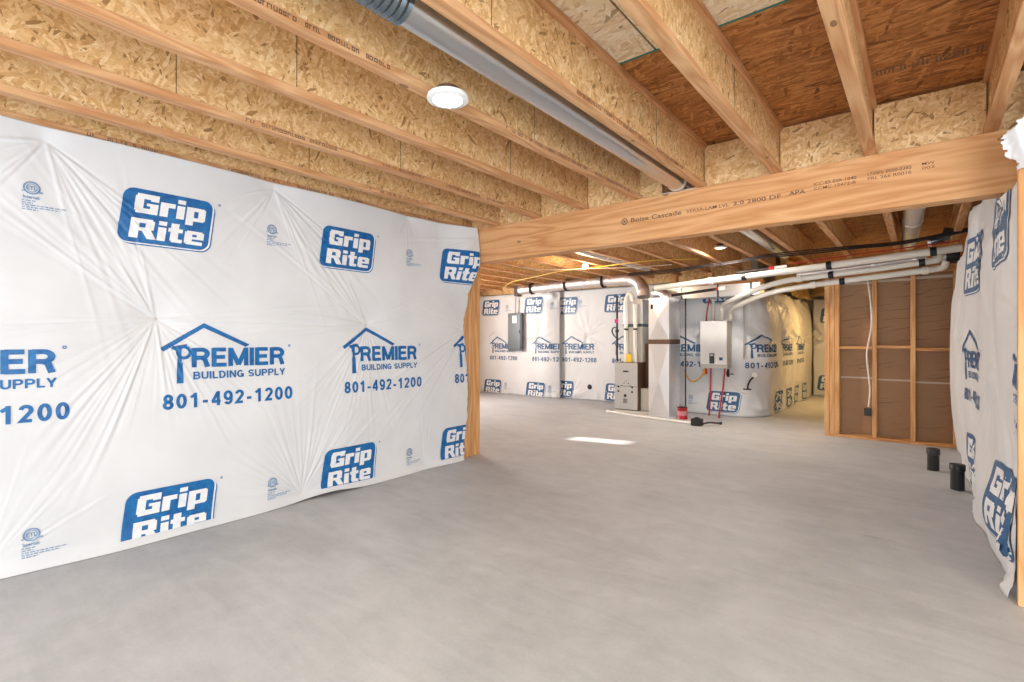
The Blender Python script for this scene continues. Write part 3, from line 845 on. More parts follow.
text_on(bm_, '2.0 2800 DF', -1.09, -.77, 2.256, 2.284, yb, M['stamp'], .0004)
text_on(bm_, 'APA', -.72, -.62, 2.262, 2.29, yb, M['stamp'], .0004)
for k, (a, b, z0) in enumerate(((-.57, -.33, 2.302), (-.57, -.33, 2.272), (-.27, -.05, 2.308), (-.27, -.05, 2.278))):
    text_on(bm_, ('ICC-ES ESR-1040', 'CCMC 12472-R', '1750Fb 0000-0385', 'PRL 266 R0016')[k], a, b, z0, z0+.02, yb, M['stamp2' if k % 2 else 'stamp'], .0003)
text_on(bm_, 'MW', .0, .06, 2.315, 2.333, yb, M['stamp2'], .0003); text_on(bm_, '002', .0, .06, 2.29, 2.306, yb, M['stamp2'], .0003)
# black painted digits on a blocking panel
text_on(blk, '88', -2.355+.0-blk.location.x, -2.10-blk.location.x, 2.475-blk.location.z, 2.645-blk.location.z, BY0-.001-blk.location.y, M['black_ink'], .003, 'painted_digits', 'black painted digits')
# faded black stamp on the dark subfloor
vs, fs, *_ = fit(font_tris('HIIIUH)JI IISEII IF', .1, .001), -.24, .27, 3.50, 3.60)
mb = MB(); mb.add([(x, y+.1*(x+.24)*.9, SZ-.0012) for x, y in vs], fs); mb.build('stamped_text', M['stamp'], ceil)['label'] = 'faded black stamp on the dark subfloor'

post = thing('wood_post', 'built-up timber post carrying the beam end at the plastic-covered wall', 'post', (-3.87, 3.96, 0))
for a, b in ((3.845, 3.883), (3.884, 3.922), (3.923, 3.961), (3.962, 4.0), (4.001, 4.12)):
    B(-3.93, -3.803, a, b, 0.001, 2.084, .003).build('stud', M['stud'], post)
st = thing('end_stud', 'bare timber stud at the near end of the stud wall with loose plastic', 'stud', (.405, 3.37, 0))
B(.352, .49, 3.35, 3.388, 0.001, 2.30, .003).build('stud', M['stud'], st)

# ------------------------------------------------------------------ framed partition
pt = thing('framed_partition', 'open stud partition backed with brown board', 'partition', (-.32, 7.8, 0))
for a, b in ((-1.0, -.945), (-.943, -.888), (-.886, -.835)):
    B(a, b, 7.79, 7.925, .039, 2.07, .003).build('stud', M['stud'], pt)
for a in (-.488, -.108, .285): B(a, a+.048, 7.79, 7.925, .039, 2.07, .003).build('stud', M['stud'], pt)
B(-1.0, .34, 7.79, 7.925, .001, .038, .002).build('bottom_plate', M['plate'], pt)
B(-1.0, .34, 7.79, 7.925, 2.071, 2.17, .002).build('top_plate', M['plate'], pt)
for k, (a, b) in enumerate(((-.834, -.489), (-.439, -.109), (-.059, .284))):
    dz = (0, .012, -.015)[k]
    B(a, b, 7.795, 7.915, 1.145+dz, 1.182+dz, .002).build('blocking', M['plate'], pt)
    B(a, b, 7.925, 7.931, .765-.015*k, .785-.015*k).build('seam_tape', M['tape'], pt)
    B(a, b, 7.925, 7.931, 1.985+.012*k, 2.015+.012*k).build('seam_tape', M['tape'], pt)
B(-.99, .335, 7.9325, 7.945, .039, 2.07).build('backing_board', M['fibre'], pt)
cb = thing('electric_cable', 'white cable hanging down the partition to a black outlet box', 'cable', (-.5, 7.74, 0))
MB().tube([(-.535, 7.77, 2.03), (-.50, 7.765, 1.75), (-.485, 7.76, 1.45), (-.535, 7.765, 1.16), (-.545, 7.77, 1.05), (-.52, 7.765, .8), (-.505, 7.765, .6), (-.525, 7.77, .42)], .009, 8, True, 2).build('cable', M['pvc'], cb)
B(-.565, -.493, 7.72, 7.788, .31, .405, .006).build('outlet_box', M['black'], cb)

# ------------------------------------------------------------------ lamps
def disc_lamp(label, x, y, z, r, lens, stem=True):
    t = thing('ceiling_lamp', label, 'lamp', (x, y, z))
    MB().lathe((x, y, z), [(0, r*.90), (.004, r*.99), (.012, r), (.022, r*.97), (.028, r*.6)], (0, 0, 1), 36).build('trim_ring', M['lamp_trim'], t)
    MB().lathe((x, y, z-.004), [(0, r*.60), (.003, r*.70), (.006, r*.72)], (0, 0, 1), 32).build('lens', lens, t)
    MB().lathe((x, y, z+.028), [(0, r*.55), (.03, r*.55)], (0, 0, 1), 20).build('junction_box', M['furn_side'], t)
    return t
LX, LY = -1.77, 1.69
disc_lamp('lit round white lamp beside the overhead duct', LX, LY, 2.405, .10, M['lamp_on'])
disc_lamp('small round white lamp between joists beyond the beam', -2.11, 7.05, 2.50, .085, M['lamp_dim'])
disc_lamp('round lamp glowing in the yellow alcove', -.9, 11.3, 2.24, .10, M['lamp_dim'])
t = thing('bare_bulb', 'glowing bare bulb under the joists beyond the beam', 'lamp', (-4.01, 6.72, 2.3))
MB().lathe((-4.01, 6.72, 2.36), [(0, .012), (.012, .036), (.035, .045), (.06, .034), (.08, .018)], (0, 0, 1), 20).build('bulb', M['bulb_on'], t)
MB().lathe((-4.01, 6.72, 2.44), [(0, .02), (.03, .024), (.034, .05), (.06, .05)], (0, 0, 1), 20).build('socket', M['lamp_trim'], t)
MB().tube([(-4.01, 6.72, 2.5), (-4.2, 6.65, 2.5), (-4.45, 6.6, 2.46)], .006, 6, True, 2).build('cord', M['pvc'], t)

# ------------------------------------------------------------------ ducts
t = thing('round_duct', 'long round galvanized duct hung between joists above the open floor', 'duct', (-1.505, 2.5, 2.51))
dr = .073
MB().tube([(-1.505, 1.19, 2.513), (-1.505, 4.6, 2.513), (-1.55, 8.2, 2.513)], dr, 32).build('pipe', M['duct_steel'], t)
pr = []
for k in range(40):
    y = .62+.58*k/39; pr.append((y-.62, dr+.003+.007*(k % 2)))
MB().lathe((-1.505, .62, 2.513), pr, (0, 1, 0), 40).build('crimped_collar', M['galv_dark'], t)['label'] = 'dark crimped end collar'
B(-1.52, -1.49, 1.19, 4.4, 2.513+dr-.003, 2.513+dr+.004).build('seam', M['galv'], t)
MB().lathe((-1.505, 3.90, 2.513), [(0, dr+.003), (.004, dr+.006), (.03, dr+.006), (.034, dr+.003)], (0, 1, 0), 32).build('end_band', M['tape'], t)
for lab, x0, y0, x1, y1, z, r in (('round metal duct running off through the joist bay over the partition', .02, 4.1, -.13, 8.4, 2.53, .085), ('foil-wrapped duct between joists near the bare bulb', -3.70, 4.2, -3.70, 8.3, 2.535, .075)):
    t = thing('round_duct', lab, 'duct', ((x0+x1)/2, y0, z))
    MB().tube([(x0, y0, z), (x1, y1, z)], r, 22).build('pipe', M['galv' if r > .08 else 'foil'], t)
    for q in (.3, .62, .9):
        MB().lathe((x0+(x1-x0)*q, y0+(y1-y0)*q, z), [(0, r+.002), (.005, r+.006), (.05, r+.006), (.055, r+.002)], (x1-x0, y1-y0, 0), 22).build('joint_band', M['galv'], t)
# foil duct from the furnace to the far corner
t = thing('foil_duct', 'shiny foil-wrapped duct bending down to the furnace', 'duct', (-5.2, 8.62, 2.37))
path = [(-6.75, 8.6, 2.35), (-6.1, 8.62, 2.37), (-5.2, 8.63, 2.40), (-4.35, 8.6, 2.40), (-4.12, 8.58, 2.39), (-3.95, 8.55, 2.28), (-3.875, 8.5, 2.14), (-3.86, 8.48, 2.035)]
P = [Vector(p) for p in path]
for _ in range(3):
    Q = [P[0]]
    for a, b in zip(P, P[1:]): Q += [a.lerp(b, .25), a.lerp(b, .75)]
    Q.append(P[-1]); P = Q
rr = [.098+.02*(i/len(P))+.006*random.uniform(-1, 1) for i in range(len(P))]
MB().tube(P, rr, 20).build('wrap', M['foil'], t)
for q in ((-6.45, 8.61), (-5.6, 8.625), (-4.75, 8.615)):
    MB().lathe((q[0], q[1], 2.362 if q[0] < -6 else 2.388), [(0, .122), (.02, .124), (.04, .122)], (1, 0, 0), 20).build('strap', M['iron'], t)
B(-6.87, -6.75, 8.53, 8.66, 2.22, 2.435, .006).build('end_hanger', M['iron'], t)
# main trunk behind the pipes
t = thing('supply_trunk', 'dark rectangular metal trunk duct behind the white pipes', 'duct', (-2.8, 8.55, 2.0))
B(-3.55, -1.95, 8.52, 8.78, 1.97, 2.17, .006).build('trunk', M['galv'], t)
for x in (-3.2, -2.6, -2.1): B(x, x+.03, 8.513, 8.787, 1.963, 2.177).build('joint_band', M['galv_dark'], t)
# short duct stub beside the loose plastic
t = thing('duct_stub', 'short round metal duct with a black collar next to the loose plastic sheet', 'duct', (.25, 7.62, 2.19))
MB().lathe((.09, 7.70, 2.225), [(0, .06), (.02, .07), (.12, .072), (.15, .072)], (1, 0, 0), 26).build('pipe', M['galv'], t)
MB().lathe((.215, 7.70, 2.225), [(0, .074), (.02, .08), (.06, .078), (.10, .08), (.12, .07)], (1, 0, 0), 26).build('collar', M['black'], t)
t = thing('round_vent', 'small capped metal vent elbow tucked above the cables', 'duct', (.16, 7.4, 2.42))
MB().tube([(.07, 7.53, 2.385), (.15, 7.53, 2.40), (.22, 7.53, 2.44), (.235, 7.53, 2.52)], .045, 18, True, 2).build('elbow', M['galv_dark'], t)
MB().lathe((.05, 7.53, 2.38), [(0, .052), (.03, .054)], (1, 0, .15), 18).build('end_cap', M['galv'], t)

# ------------------------------------------------------------------ white drain and vent pipes
def pvc(label, path, r, couplings=(), sm=2, group='white pipes under the joists'):
    t = thing('plastic_pipe', label, 'pipe', path[0], group)
    MB().tube(path, r, 18, True, sm).build('pipe', M['pvc'], t)
    for p, d, dark in couplings:
        d = Vector(d).normalized()
        MB().lathe(Vector(p)-d*.03, [(0, r+.002), (.004, r+.010), (.056, r+.010), (.06, r+.002)], d, 18).build('coupling' if not dark else 'strap', M['black' if dark else 'pvc'], t)
    return t
dA = (3.4, -.1, .18)
pvc('long white pipe, uppermost of those crossing in front of the partition', [(-3.2, 7.45, 2.065), (-1.6, 7.40, 2.15), (.1, 7.35, 2.25), (.34, 7.35, 2.265)], .042,
    [((-2.35, 7.42, 2.109), dA, False), ((-.9, 7.38, 2.191), dA, True), ((-1.9, 7.41, 2.134), dA, True), ((.1, 7.35, 2.25), dA, True)], 1)
pvc('white pipe rising from the water heater, middle one at the partition', [(-2.55, 8.62, 1.60), (-2.55, 8.62, 1.80), (-2.48, 8.5, 1.86), (-1.85, 7.6, 1.95), (-1.45, 7.55, 2.06), (-.9, 7.55, 2.09), (.08, 7.55, 2.165), (.15, 7.55, 2.18), (.16, 7.55, 2.25)], .036,
    [((-.9, 7.55, 2.09), (1, 0, .07), True), ((-1.25, 7.55, 2.07), (1, 0, .07), False), ((.0, 7.55, 2.16), (1, 0, .07), True)], 2)
pvc('white pipe rising from the water heater, lowest one at the partition', [(-2.42, 8.62, 1.60), (-2.42, 8.62, 1.72), (-2.36, 8.5, 1.78), (-1.7, 7.6, 1.90), (-1.25, 7.55, 1.965), (-.8, 7.55, 2.0), (.12, 7.55, 2.07), (.2, 7.55, 2.085), (.21, 7.55, 2.15)], .034,
    [((-.78, 7.55, 2.0), (1, 0, .06), True), ((-1.1, 7.55, 1.978), (1, 0, .07), False), ((.03, 7.55, 2.063), (1, 0, .06), False)], 2)
t = thing('foil_pipe', 'foil-wrapped pipe seen between the uppermost and middle white pipes', 'pipe', (-.6, 7.66, 2.15))
MB().tube([(-1.3, 7.66, 2.13), (.05, 7.66, 2.225)], .04, 16).build('wrap', M['foil'], t)
for q in (.25, .6, .9): MB().lathe((-1.3+1.35*q, 7.66, 2.13+.095*q), [(0, .043), (.003, .046), (.04, .046), (.043, .043)], (1, 0, .07), 16).build('strap', M['galv'], t)

def wire(name, label, cat, path, r, mat, group=None, sm=2, n=8):
    o = MB().tube(path, r, n, True, sm).build(name, mat, None, path[0]); return tag(o, label, cat, group)
for k in range(3):
    dz = .018*k; dy = .02*(k-1)
    wire('power_cable', ('lowest dark cable strung along above the white pipes', 'middle dark cable strung along above the white pipes', 'topmost dark cable strung along above the white pipes')[k], 'cable',
         [(-3.6, 7.35+dy, 2.285+dz), (-2.9, 7.36+dy, 2.262+dz+.01*k), (-2.5, 7.4+dy, 2.315+dz), (-2.0, 7.38+dy, 2.32+dz), (-1.7, 7.4+dy, 2.375+dz), (-1.2, 7.4+dy, 2.355+dz+.012*k), (-.6, 7.4+dy, 2.375+dz), (-.2, 7.4+dy, 2.365+dz), (.15, 7.35+dy, 2.40+dz), (.40, 7.3+dy, 2.43+dz)], .0085, M['iron'], 'dark cables above the white pipes')
wire('yellow_cable', 'yellow cable draped under the joists towards the bare bulb', 'cable', [(-6.6, 7.9, 2.36), (-6.1, 7.5, 2.39), (-5.4, 7.3, 2.40), (-4.7, 7.05, 2.42), (-3.95, 7.05, 2.42), (-3.2, 6.9, 2.41), (-2.9, 7.05, 2.43), (-2.5, 7.35, 2.435)], .007, M['yellow'])
wire('pale_cable', 'pale cable hanging under the joists beyond the beam', 'cable', [(-5.0, 6.3, 2.43), (-4.5, 6.6, 2.36), (-4.2, 6.9, 2.40), (-3.6, 7.3, 2.40), (-3.0, 7.6, 2.43)], .008, M['tape'])
t = thing('red_capped_pipe', 'dark pipe with a red end beneath the uppermost white pipe', 'pipe', (-2.6, 7.9, 2.05))
MB().tube([(-3.15, 8.0, 1.99), (-2.42, 7.88, 2.035)], .022, 12).build('pipe', M['iron'], t)
MB().tube([(-2.42, 7.88, 2.035), (-2.37, 7.872, 2.038)], .026, 12).build('end_cap', M['red'], t)
MB().tube([(-2.37, 7.872, 2.038), (-2.27, 7.856, 2.044)], .034, 12).build('fitting', M['pvc'], t)
t = thing('red_capped_pipe', 'short dark pipe with a red end just above the uppermost white pipe', 'pipe', (-1.7, 7.7, 2.3))
MB().tube([(-2.05, 7.55, 2.215), (-1.62, 7.55, 2.235)], .024, 12).build('pipe', M['iron'], t)
MB().tube([(-1.62, 7.55, 2.235), (-1.55, 7.55, 2.238)], .028, 12).build('end_cap', M['red'], t)
MB().tube([(-1.55, 7.55, 2.238), (-1.4, 7.55, 2.245)], .024, 12).build('fitting', M['pvc'], t)
wire('red_tube', 'thin red water tube running above the white pipes beside the dark cables', 'pipe', [(-1.35, 7.5, 2.27), (-.6, 7.48, 2.315), (.33, 7.45, 2.36)], .007, M['red'], None, 0)

# rim board and insulation over the far walls
for lab, a, b, y in (('tan rim board over the far wall near the electrical panel', -8.55, -6.2, 9.26), ('tan rim board over the wall behind the furnace', -6.19, -3.3, 9.3), ('tan rim board over the corner behind the water heater', -3.28, -2.25, 9.2)):
    o = B(a, b, y, y+.04, 2.36 if y > 9.22 else 2.30, SZ-.01, .003).build('rim_board', M['block'], None, ((a+b)/2, y, 2.36)); tag(o, lab, 'board', 'rim boards at the far walls')
t = thing('wall_plate', 'stacked wood plates resting over the furnace wall', 'board', (-3.1, 8.95, 2.2))
B(-3.6, -2.0, 8.9, 9.04, 2.19, 2.228, .003).build('plate', M['plate'], t); B(-3.6, -2.0, 8.9, 9.04, 2.23, 2.268, .003).build('plate', M['plate'], t)
B(-3.52, -3.42, 8.9, 9.0, 2.27, 2.43, .003).build('cripple', M['stud'], t); B(-2.9, -2.8, 8.9, 9.0, 2.27, 2.43, .003).build('cripple', M['stud'], t)
def base_batt(u, v):
    P = np.empty(u.shape+(3,)); P[..., 0] = -2.02+.16*np.sin(v*9+u*3)*.3; P[..., 1] = u; P[..., 2] = v
    Nn = np.zeros(P.shape); Nn[..., 0] = 1.; return P, Nn
bt = thing('insulation_batt', 'crumpled yellow insulation tucked over the alcove sheet', 'insulation', (0, 0, 0))
Sheet(base_batt, (9.5, 13.05), (2.15, 2.76), [(10.2, 2.3, .08, .4), (11.2, 2.5, .08, .4), (12.3, 2.3, .08, .4)], .10, 1., 51, None, .16).grid(bt, .04, 'batt', M['batt'])
def base_batt2(u, v):
    P = np.empty(u.shape+(3,)); P[..., 0] = u; P[..., 1] = 13.3; P[..., 2] = v
    Nn = np.zeros(P.shape); Nn[..., 1] = -1.; return P, Nn
bt = thing('insulation_batt', 'crumpled yellow insulation at the alcove far end', 'insulation', (0, 0, 0))
Sheet(base_batt2, (-1.95, .4), (2.26, 2.76), [(-1.5, 2.4, .08, .4), (-.5, 2.5, .08, .4)], .08, 1., 52, None, .16).grid(bt, .04, 'batt', M['batt'])

# ------------------------------------------------------------------ electrical panel
t = thing('electrical_panel', 'grey electrical panel mounted on the far plastic-covered wall', 'electrical panel', (-7.27, 9.05, 1.45))
B(-7.47, -7.07, 9.05, 9.125, 1.03, 1.89, .006).build('cabinet', M['gray_panel'], t)
dr_ = B(-7.445, -7.095, 9.038, 9.051, 1.06, 1.86, .004).build('door', M['gray_panel'], t)
B(-7.33, -7.20, 9.0345, 9.039, 1.66, 1.83, .001).build('paper_label', M['label_white'], dr_)
B(-7.13, -7.11, 9.028, 9.039, 1.42, 1.50, .002).build('latch', M['black'], dr_)
MB().tube([(-7.27, 9.08, 1.88), (-7.27, 9.08, 2.43)], .018, 10).build('conduit', M['greyconduit'], t)

# ------------------------------------------------------------------ furnace
t = thing('furnace', 'grey furnace cabinet with metal plenum on top', 'furnace', (-4.0, 8.4, 0))
B(-4.21, -3.79, 8.09, 8.72, .045, .875, .006).build('cabinet', [M['furn_side']], t)  # cabinet sides coloured dark to carry their shadow
fd = B(-4.215, -3.787, 8.066, 8.089, .06, .46, .005).build('lower_door', M['furn'], t)
ud = B(-4.215, -3.787, 8.066, 8.089, .465, .872, .005).build('upper_door', M['furn'], t)
B(-4.05, -3.95, 8.061, 8.067, .71, .735, .001).build('name_badge', M['iron'], ud)
mb = MB()
for x, z in ((-4.14, .45), (-4.14, .37), (-3.88, .45), (-3.88, .37)): MB().lathe((x, 8.068, z), [(0, .018), (.006, .018)], (0, -1, 0), 12).build('knockout', M['black'], fd)
MB().lathe((-4.01, 8.068, .30), [(0, .026), (.006, .026)], (0, -1, 0), 14).build('sight_glass', M['black'], fd)
for k in range(6): B(-4.05, -3.97, 8.062, 8.068, .17+.014*k, .176+.014*k).build('louver', M['iron'], fd)
for k, x in enumerate((-4.08, -4.04, -4.0, -3.96, -3.92)): B(x, x+.02, 8.062, 8.067, .47+.04*(2-abs(2-k)), .48+.04*(2-abs(2-k))).build('emblem_bar', M['galv_dark'], fd)
B(-4.16, -3.80, 8.30, 8.66, .876, 1.50, .004).build('coil_case', M['wh_side'], t)
B(-4.165, -3.795, 8.29, 8.67, 1.50, 1.55, .003).build('joint_band', M['galv_dark'], t)
B(-4.16, -3.80, 8.30, 8.66, 1.55, 1.98, .004).build('plenum', M['galv'], t)
B(-3.786, -3.59, 8.2, 8.66, .046, .43, .006).build('filter_box', M['wh_side'], t)['label'] = 'pale filter box at the furnace side'
B(-3.786, -3.61, 8.4, 8.66, .44, 1.2, .004).build('side_panel', M['furn_side'], t)  # dark fill standing in for the shaded gap beside the cabinet
B(-4.23, -3.58, 8.07, 8.74, .001, .044, .004).build('base_pad', M['drywall'], t)
fp = thing('vent_pipe', 'white vent pipe looping up from the furnace top', 'pipe', (-4.1, 8.2, .9))
MB().tube([(-4.06, 8.2, .878), (-4.06, 8.2, 1.92), (-4.05, 8.2, 2.04), (-4.0, 8.2, 2.10), (-3.94, 8.2, 2.04), (-3.935, 8.2, 1.95)], .032, 16, True, 2).build('pipe', M['pvc'], fp)
MB().lathe((-4.06, 8.2, 1.86), [(0, .034), (.004, .042), (.07, .042), (.074, .034)], (0, 0, 1), 16).build('coupling', M['pvc'], fp)
MB().lathe((-4.06, 8.2, 1.44), [(0, .034), (.002, .037), (.03, .037), (.032, .034)], (0, 0, 1), 16).build('strap', M['iron'], fp)
fp = thing('vent_pipe', 'straight white vent pipe beside the looping one on the furnace', 'pipe', (-3.9, 8.2, .9))
MB().tube([(-3.885, 8.2, .878), (-3.885, 8.2, 1.9)], .032, 16).build('pipe', M['pvc'], fp)
MB().lathe((-3.885, 8.2, 1.82), [(0, .034), (.004, .042), (.07, .042), (.074, .034)], (0, 0, 1), 16).build('coupling', M['pvc'], fp)
MB().lathe((-3.885, 8.2, 1.44), [(0, .034), (.002, .037), (.03, .037), (.032, .034)], (0, 0, 1), 16).build('strap', M['iron'], fp)
t = thing('yellow_tag', 'bright yellow tag at the foot of the furnace pipes', 'tag', (-3.97, 8.13, .88))
B(-4.02, -3.92, 8.12, 8.135, .88, 1.02, .003).build('card', M['yellow'], t); MB().tube([(-3.97, 8.135, 1.01), (-3.95, 8.165, 1.06)], .003, 6).build('tie', M['iron'], t)
t = thing('gas_pipe', 'black gas pipe with a magenta valve tag beside the furnace', 'pipe', (-4.28, 8.2, 1))
MB().tube([(-4.235, 8.2, 2.05), (-4.235, 8.2, 1.15), (-4.235, 8.2, .95), (-4.22, 8.2, .89)], .018, 10, True, 1).build('pipe', M['iron'], t)
B(-4.27, -4.20, 8.165, 8.18, 1.57, 1.64, .004).build('valve_handle', M['magenta'], t)
MB().lathe((-4.235, 8.2, 1.40), [(0, .02), (.01, .032), (.05, .032), (.06, .02)], (0, 0, 1), 12).build('union', M['iron'], t)
MB().tube([(-4.235, 8.2, 1.48), (-4.34, 8.24, 1.5), (-4.36, 8.24, 1.40), (-4.27, 8.24, 1.3)], .012, 8, True, 2).build('flex_line', M['galv_dark'], t)

# return-air drop
t = thing('return_duct', 'tall galvanized return duct beside the furnace', 'duct', (-3.37, 8.2, 0))
def crease_box(x0, x1, y0, y1, z0, z1, d=.022):
    """sheet-metal box whose faces are cross-broken: an X of creases to a raised centre"""
    mb = MB(); vs = [(x0, y0, z0), (x1, y0, z0), (x1, y1, z0), (x0, y1, z0), (x0, y0, z1), (x1, y0, z1), (x1, y1, z1), (x0, y1, z1)]
    ctr = [((x0+x1)/2, y0-d, (z0+z1)/2), (x1+d, (y0+y1)/2, (z0+z1)/2), ((x0+x1)/2, y1+d, (z0+z1)/2), (x0-d, (y0+y1)/2, (z0+z1)/2)]
    fs = [(3, 2, 1, 0), (4, 5, 6, 7)]
    for k in range(4):
        a, b, c, e = k, (k+1) % 4, (k+1) % 4+4, k+4
        fs += [(a, b, 8+k), (b, c, 8+k), (c, e, 8+k), (e, a, 8+k)]
    return mb.add(vs+ctr, fs)
crease_box(-3.55, -3.20, 8.0, 8.46, .002, 1.20).build('lower_section', M['galv'], t)
crease_box(-3.55, -3.20, 8.0, 8.46, 1.275, 1.96).build('upper_section', M['galv'], t)
B(-3.558, -3.192, 7.992, 8.468, 1.2, 1.275, .002).build('joint_band', M['furn_side'], t)
B(-3.51, -3.47, 7.985, 8.0, 1.78, 1.86, .002).build('hanger_tab', M['iron'], t)
MB().tube([(-3.36, 8.25, 1.96), (-3.36, 8.25, 2.02), (-3.45, 8.28, 2.08), (-3.58, 8.33, 2.08)], .08, 18, True, 2).build('takeoff_elbow', M['galv'], t)
wire('vertical_pipe', 'thin dark pipe dropping to the floor beside the return duct', 'pipe', [(-3.06, 8.36, 1.96), (-3.06, 8.36, .003)], .011, M['iron'], None, 0)

# tankless water heater
t = thing('water_heater', 'white wall-mounted tankless water heater', 'water heater', (-2.65, 8.6, .86))
B(-2.865, -2.445, 8.52, 8.775, .87, 1.575, .012).build('case', [M['wh_side']], t)
B(-2.868, -2.442, 8.496, 8.522, .868, 1.577, .010).build('front_cover', M['wh_white'], t)
cp = B(-2.715, -2.635, 8.488, 8.498, .88, 1.05, .006).build('control_panel', M['iron'], t)
B(-2.70, -2.65, 8.485, 8.489, 1.0, 1.035, .001).build('display', M['greyconduit'], cp)
for k in range(3): B(-2.70, -2.65, 8.485, 8.489, .90+.03*k, .918+.03*k, .001).build('button', M['gray_panel'], cp)
B(-2.56, -2.505, 8.493, 8.497, .935, .985, .001).build('badge', M['blue'], t)
B(-2.86, -2.45, 8.56, 8.77, .80, .868, .004).build('valve_cover', M['wh_side'], t)
for x in (-2.70, ): 
    fp = thing('vent_pipe', 'short grey vent pipe on top of the water heater', 'pipe', (x, 8.64, 1.58)); MB().tube([(x, 8.64, 1.58), (x, 8.64, 1.95)], .025, 12).build('pipe', M['greyconduit'], fp); MB().lathe((x, 8.64, 1.58), [(0, .04), (.02, .04), (.03, .03)], (0, 0, 1), 14).build('flange', M['greyconduit'], fp)
G = 'red water tubes at the heater'
wire('red_tube', 'red water tube above the water heater', 'pipe', [(-2.83, 8.7, 1.577), (-2.82, 8.7, 1.75), (-2.77, 8.68, 1.97)], .013, M['red'], G)
wire('red_tube', 'straight red water tube under the water heater by the yellow gas line', 'pipe', [(-2.74, 8.65, .80), (-2.74, 8.64, .5), (-2.76, 8.63, .003)], .014, M['red'], G)
wire('red_tube', 'long red water tube under the heater reaching the floor beside the black pump', 'pipe', [(-2.50, 8.6, .80), (-2.51, 8.55, .5), (-2.53, 8.5, .3), (-2.55, 8.45, .004)], .014, M['red'], G)
wire('gas_line', 'yellow flexible gas line curving from the heater behind the return duct', 'pipe', [(-2.82, 8.6, .80), (-2.83, 8.59, .72), (-2.9, 8.58, .62), (-3.02, 8.6, .55), (-3.11, 8.6, .60), (-3.17, 8.62, .75)], .013, M['brass'])
t = thing('gas_valve', 'small yellow gas valve under the water heater corner', 'valve', (-2.82, 8.56, .76))
MB().lathe((-2.82, 8.56, .68), [(0, .014), (.02, .026), (.08, .026), (.10, .014)], (0, 0, 1), 12).build('body', M['brass'], t); B(-2.80, -2.76, 8.53, 8.545, .70, .79, .003).build('lever', M['redcan'], t)
t = thing('water_valve', 'dark shut-off valve under the water heater', 'valve', (-2.5, 8.56, .76))
MB().lathe((-2.465, 8.66, .66), [(0, .014), (.03, .03), (.08, .03), (.13, .014)], (0, 0, 1), 12).build('body', M['iron'], t); B(-2.44, -2.38, 8.63, 8.645, .70, .72, .003).build('lever', M['iron'], t)
wire('condensate_tube', 'thin grey tube arcing under the water heater', 'pipe', [(-2.43, 8.62, .80), (-2.42, 8.6, .62), (-2.36, 8.58, .5), (-2.25, 8.6, .42), (-2.16, 8.66, .40)], .006, M['greyconduit'])
t = thing('wall_spigot', 'small dark spigot with white plate on the sheet below the pale conduit', 'valve', (-2.12, 8.72, .6))
MB().lathe((-2.10, 8.80, .70), [(0, .045), (.01, .045), (.014, .03)], (0, -1, 0), 16).build('plate', M['pvc'], t)
MB().tube([(-2.12, 8.80, .66), (-2.14, 8.70, .62), (-2.17, 8.68, .54), (-2.17, 8.68, .48)], .014, 8, True, 1).build('spout', M['iron'], t)
B(-2.24, -2.12, 8.665, 8.69, .465, .485, .003).build('handle', M['iron'], t)
wire('grey_conduit', 'pale vertical conduit beside the water heater, above the spigot', 'conduit', [(-2.24, 8.72, .95), (-2.24, 8.72, 2.0)], .012, M['greyconduit'], None, 0)

# things on the floor
t = thing('red_can', 'red can standing on the floor by the return duct', 'can', (-2.99, 8.02, 0))
MB().lathe((-2.99, 8.02, .001), [(0, .078), (.004, .083), (.012, .083), (.016, .080), (.17, .080), (.176, .084), (.184, .084)], (0, 0, 1), 24).build('body', M['redcan'], t)
MB().lathe((-2.99, 8.02, .186), [(0, .078), (.004, .070), (.012, .05)], (0, 0, 1), 24).build('lid', M['iron'], t)
MB().lathe((-2.99, 8.02, .06), [(0, .0808), (.07, .0808)], (0, 0, 1), 24).build('paper_band', plain('can_label', srgb(196, 130, 134), .5), t)
MB().tube([(-3.07, 8.02, .16), (-3.075, 7.98, .22), (-2.99, 7.94, .24), (-2.905, 7.98, .22), (-2.91, 8.02, .16)], .003, 6, True, 2).build('bail', M['galv_dark'], t)
t = thing('drain_line', 'white pipe lying on the floor in front of the furnace', 'pipe', (-3.4, 7.8, 0))
MB().tube([(-4.26, 7.92, .022), (-3.6, 7.72, .022), (-2.68, 7.56, .022)], .018, 12).build('pipe', M['pvc'], t)
MB().lathe((-4.30, 7.93, .022), [(0, .02), (.01, .026), (.06, .026), (.07, .02)], (1, -.3, 0), 12).build('coupling', M['pvc'], t)
t = thing('floor_pump', 'small black box on the floor with a dark hose', 'pump', (-2.55, 7.5, 0))
B(-2.655, -2.505, 7.45, 7.58, .002, .105, .012).build('housing', M['black'], t)
MB().lathe((-2.58, 7.515, .105), [(0, .04), (.015, .036), (.02, .01)], (0, 0, 1), 16).build('cap', M['iron'], t)
MB().tube([(-2.505, 7.53, .03), (-2.44, 7.62, .05), (-2.38, 7.74, .03), (-2.35, 7.86, .018)], .014, 8, True, 2).build('hose', M['iron'], t)
MB().lathe((-2.35, 7.89, .018), [(0, .017), (.06, .022), (.08, .022)], (.2, -1, 0), 10).build('hose_end', M['black'], t)
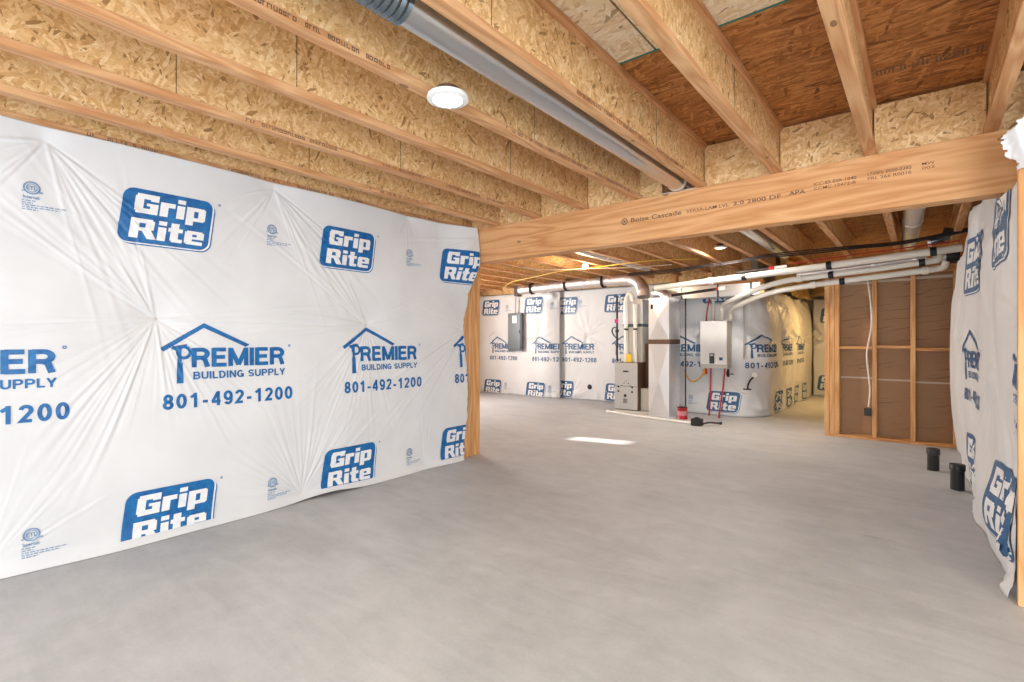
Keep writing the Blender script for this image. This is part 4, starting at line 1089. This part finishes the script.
for lab, x, y, h_ in (('black pipe stub rising from the slab in front of the partition', .085, 6.36, .215), ('black pipe stub half hidden by the foot of the loose plastic', .232, 5.66, .22)):
    t = thing('pipe_stub', lab, 'pipe', (x, y, 0), 'black pipe stubs in the slab')
    MB().lathe((x, y, .001), [(0, .047), (h_-.06, .047)], (0, 0, 1), 22).build('pipe', M['black'], t)
    MB().lathe((x, y, h_-.06), [(0, .048), (.003, .053), (.05, .053), (.055, .05), (.06, .03)], (0, 0, 1), 22).build('cap', M['black'], t)

# ------------------------------------------------------------------ light
def area(name, loc, rot, sx, sy, power, col=(1, 1, 1)):
    l = bpy.data.lights.new(name, 'AREA'); l.shape = 'RECTANGLE'; l.size = sx; l.size_y = sy; l.energy = power; l.color = col
    o = bpy.data.objects.new(name, l); C.objects.link(o); o.location = loc; o.rotation_euler = rot; return o
# daylight coming in through the window openings (behind and beside the camera, and in the far area)
area('daylight_window', (-2.0, -2.86, 1.5), (PI/2, 0, 0), 1.7, 1.1, 80, (.90, .95, 1.))
area('daylight_door', (1.45, -2.86, 1.1), (PI/2, 0, 0), 2.2, 1.9, 190, (.88, .95, 1.))
area('daylight_side', (3.26, 0, 1.2), (0, PI/2, 0), 1.7, 3.1, 120, (.90, .96, 1.))
area('daylight_far', (-8.55, 6.15, 1.75), (0, -PI/2, 0), .8, 1.6, 230, (1., .95, .89))
def point(name, loc, power, col, r=.04):
    l = bpy.data.lights.new(name, 'POINT'); l.energy = power; l.color = col; l.shadow_soft_size = r
    o = bpy.data.objects.new(name, l); C.objects.link(o); o.location = loc; return o
def down(name, loc, power, col, r):
    l = bpy.data.lights.new(name, 'AREA'); l.shape = 'DISK'; l.size = r*2; l.energy = power; l.color = col
    o = bpy.data.objects.new(name, l); C.objects.link(o); o.location = loc; return o
down('lamp_light', (LX, LY, 2.395), 14, (1., .9, .76), .06)
point('bulb_light', (-4.01, 6.72, 2.25), 18, (1., .74, .46), .04)
down('lamp_light_rear', (-2.11, 7.05, 2.485), 40, (1., .9, .78), .06)
down('alcove_light', (-.9, 11.3, 2.23), 46, (1., .62, .22), .08)
sun = bpy.data.lights.new('sun', 'SUN'); sun.energy = 15; sun.angle = .009; sun.color = (1., .95, .88)
so = bpy.data.objects.new('sun', sun); C.objects.link(so)
d = Vector((-3.07, 5.63, 0))-Vector((-8.6, 4.22, 2.05)); so.rotation_euler = d.to_track_quat('-Z', 'Y').to_euler()
w = bpy.data.worlds.new('sky'); S.world = w; w.use_nodes = True
w.node_tree.nodes['Background'].inputs[0].default_value = (.62, .78, 1, 1); w.node_tree.nodes['Background'].inputs[1].default_value = 1.0

# ------------------------------------------------------------------ camera
cam = bpy.data.cameras.new('camera'); cam.lens = 505/1024*36; cam.sensor_width = 36; cam.clip_end = 60
co = bpy.data.objects.new('camera', cam); C.objects.link(co); co.location = (0, 0, 1.25); co.rotation_euler = (PI/2, 0, math.radians(39.07))
S.camera = co
S.view_settings.view_transform = 'Standard'; S.view_settings.look = 'None'; S.view_settings.gamma = 1; S.view_settings.use_curve_mapping = False
S.view_settings.exposure = 0.04
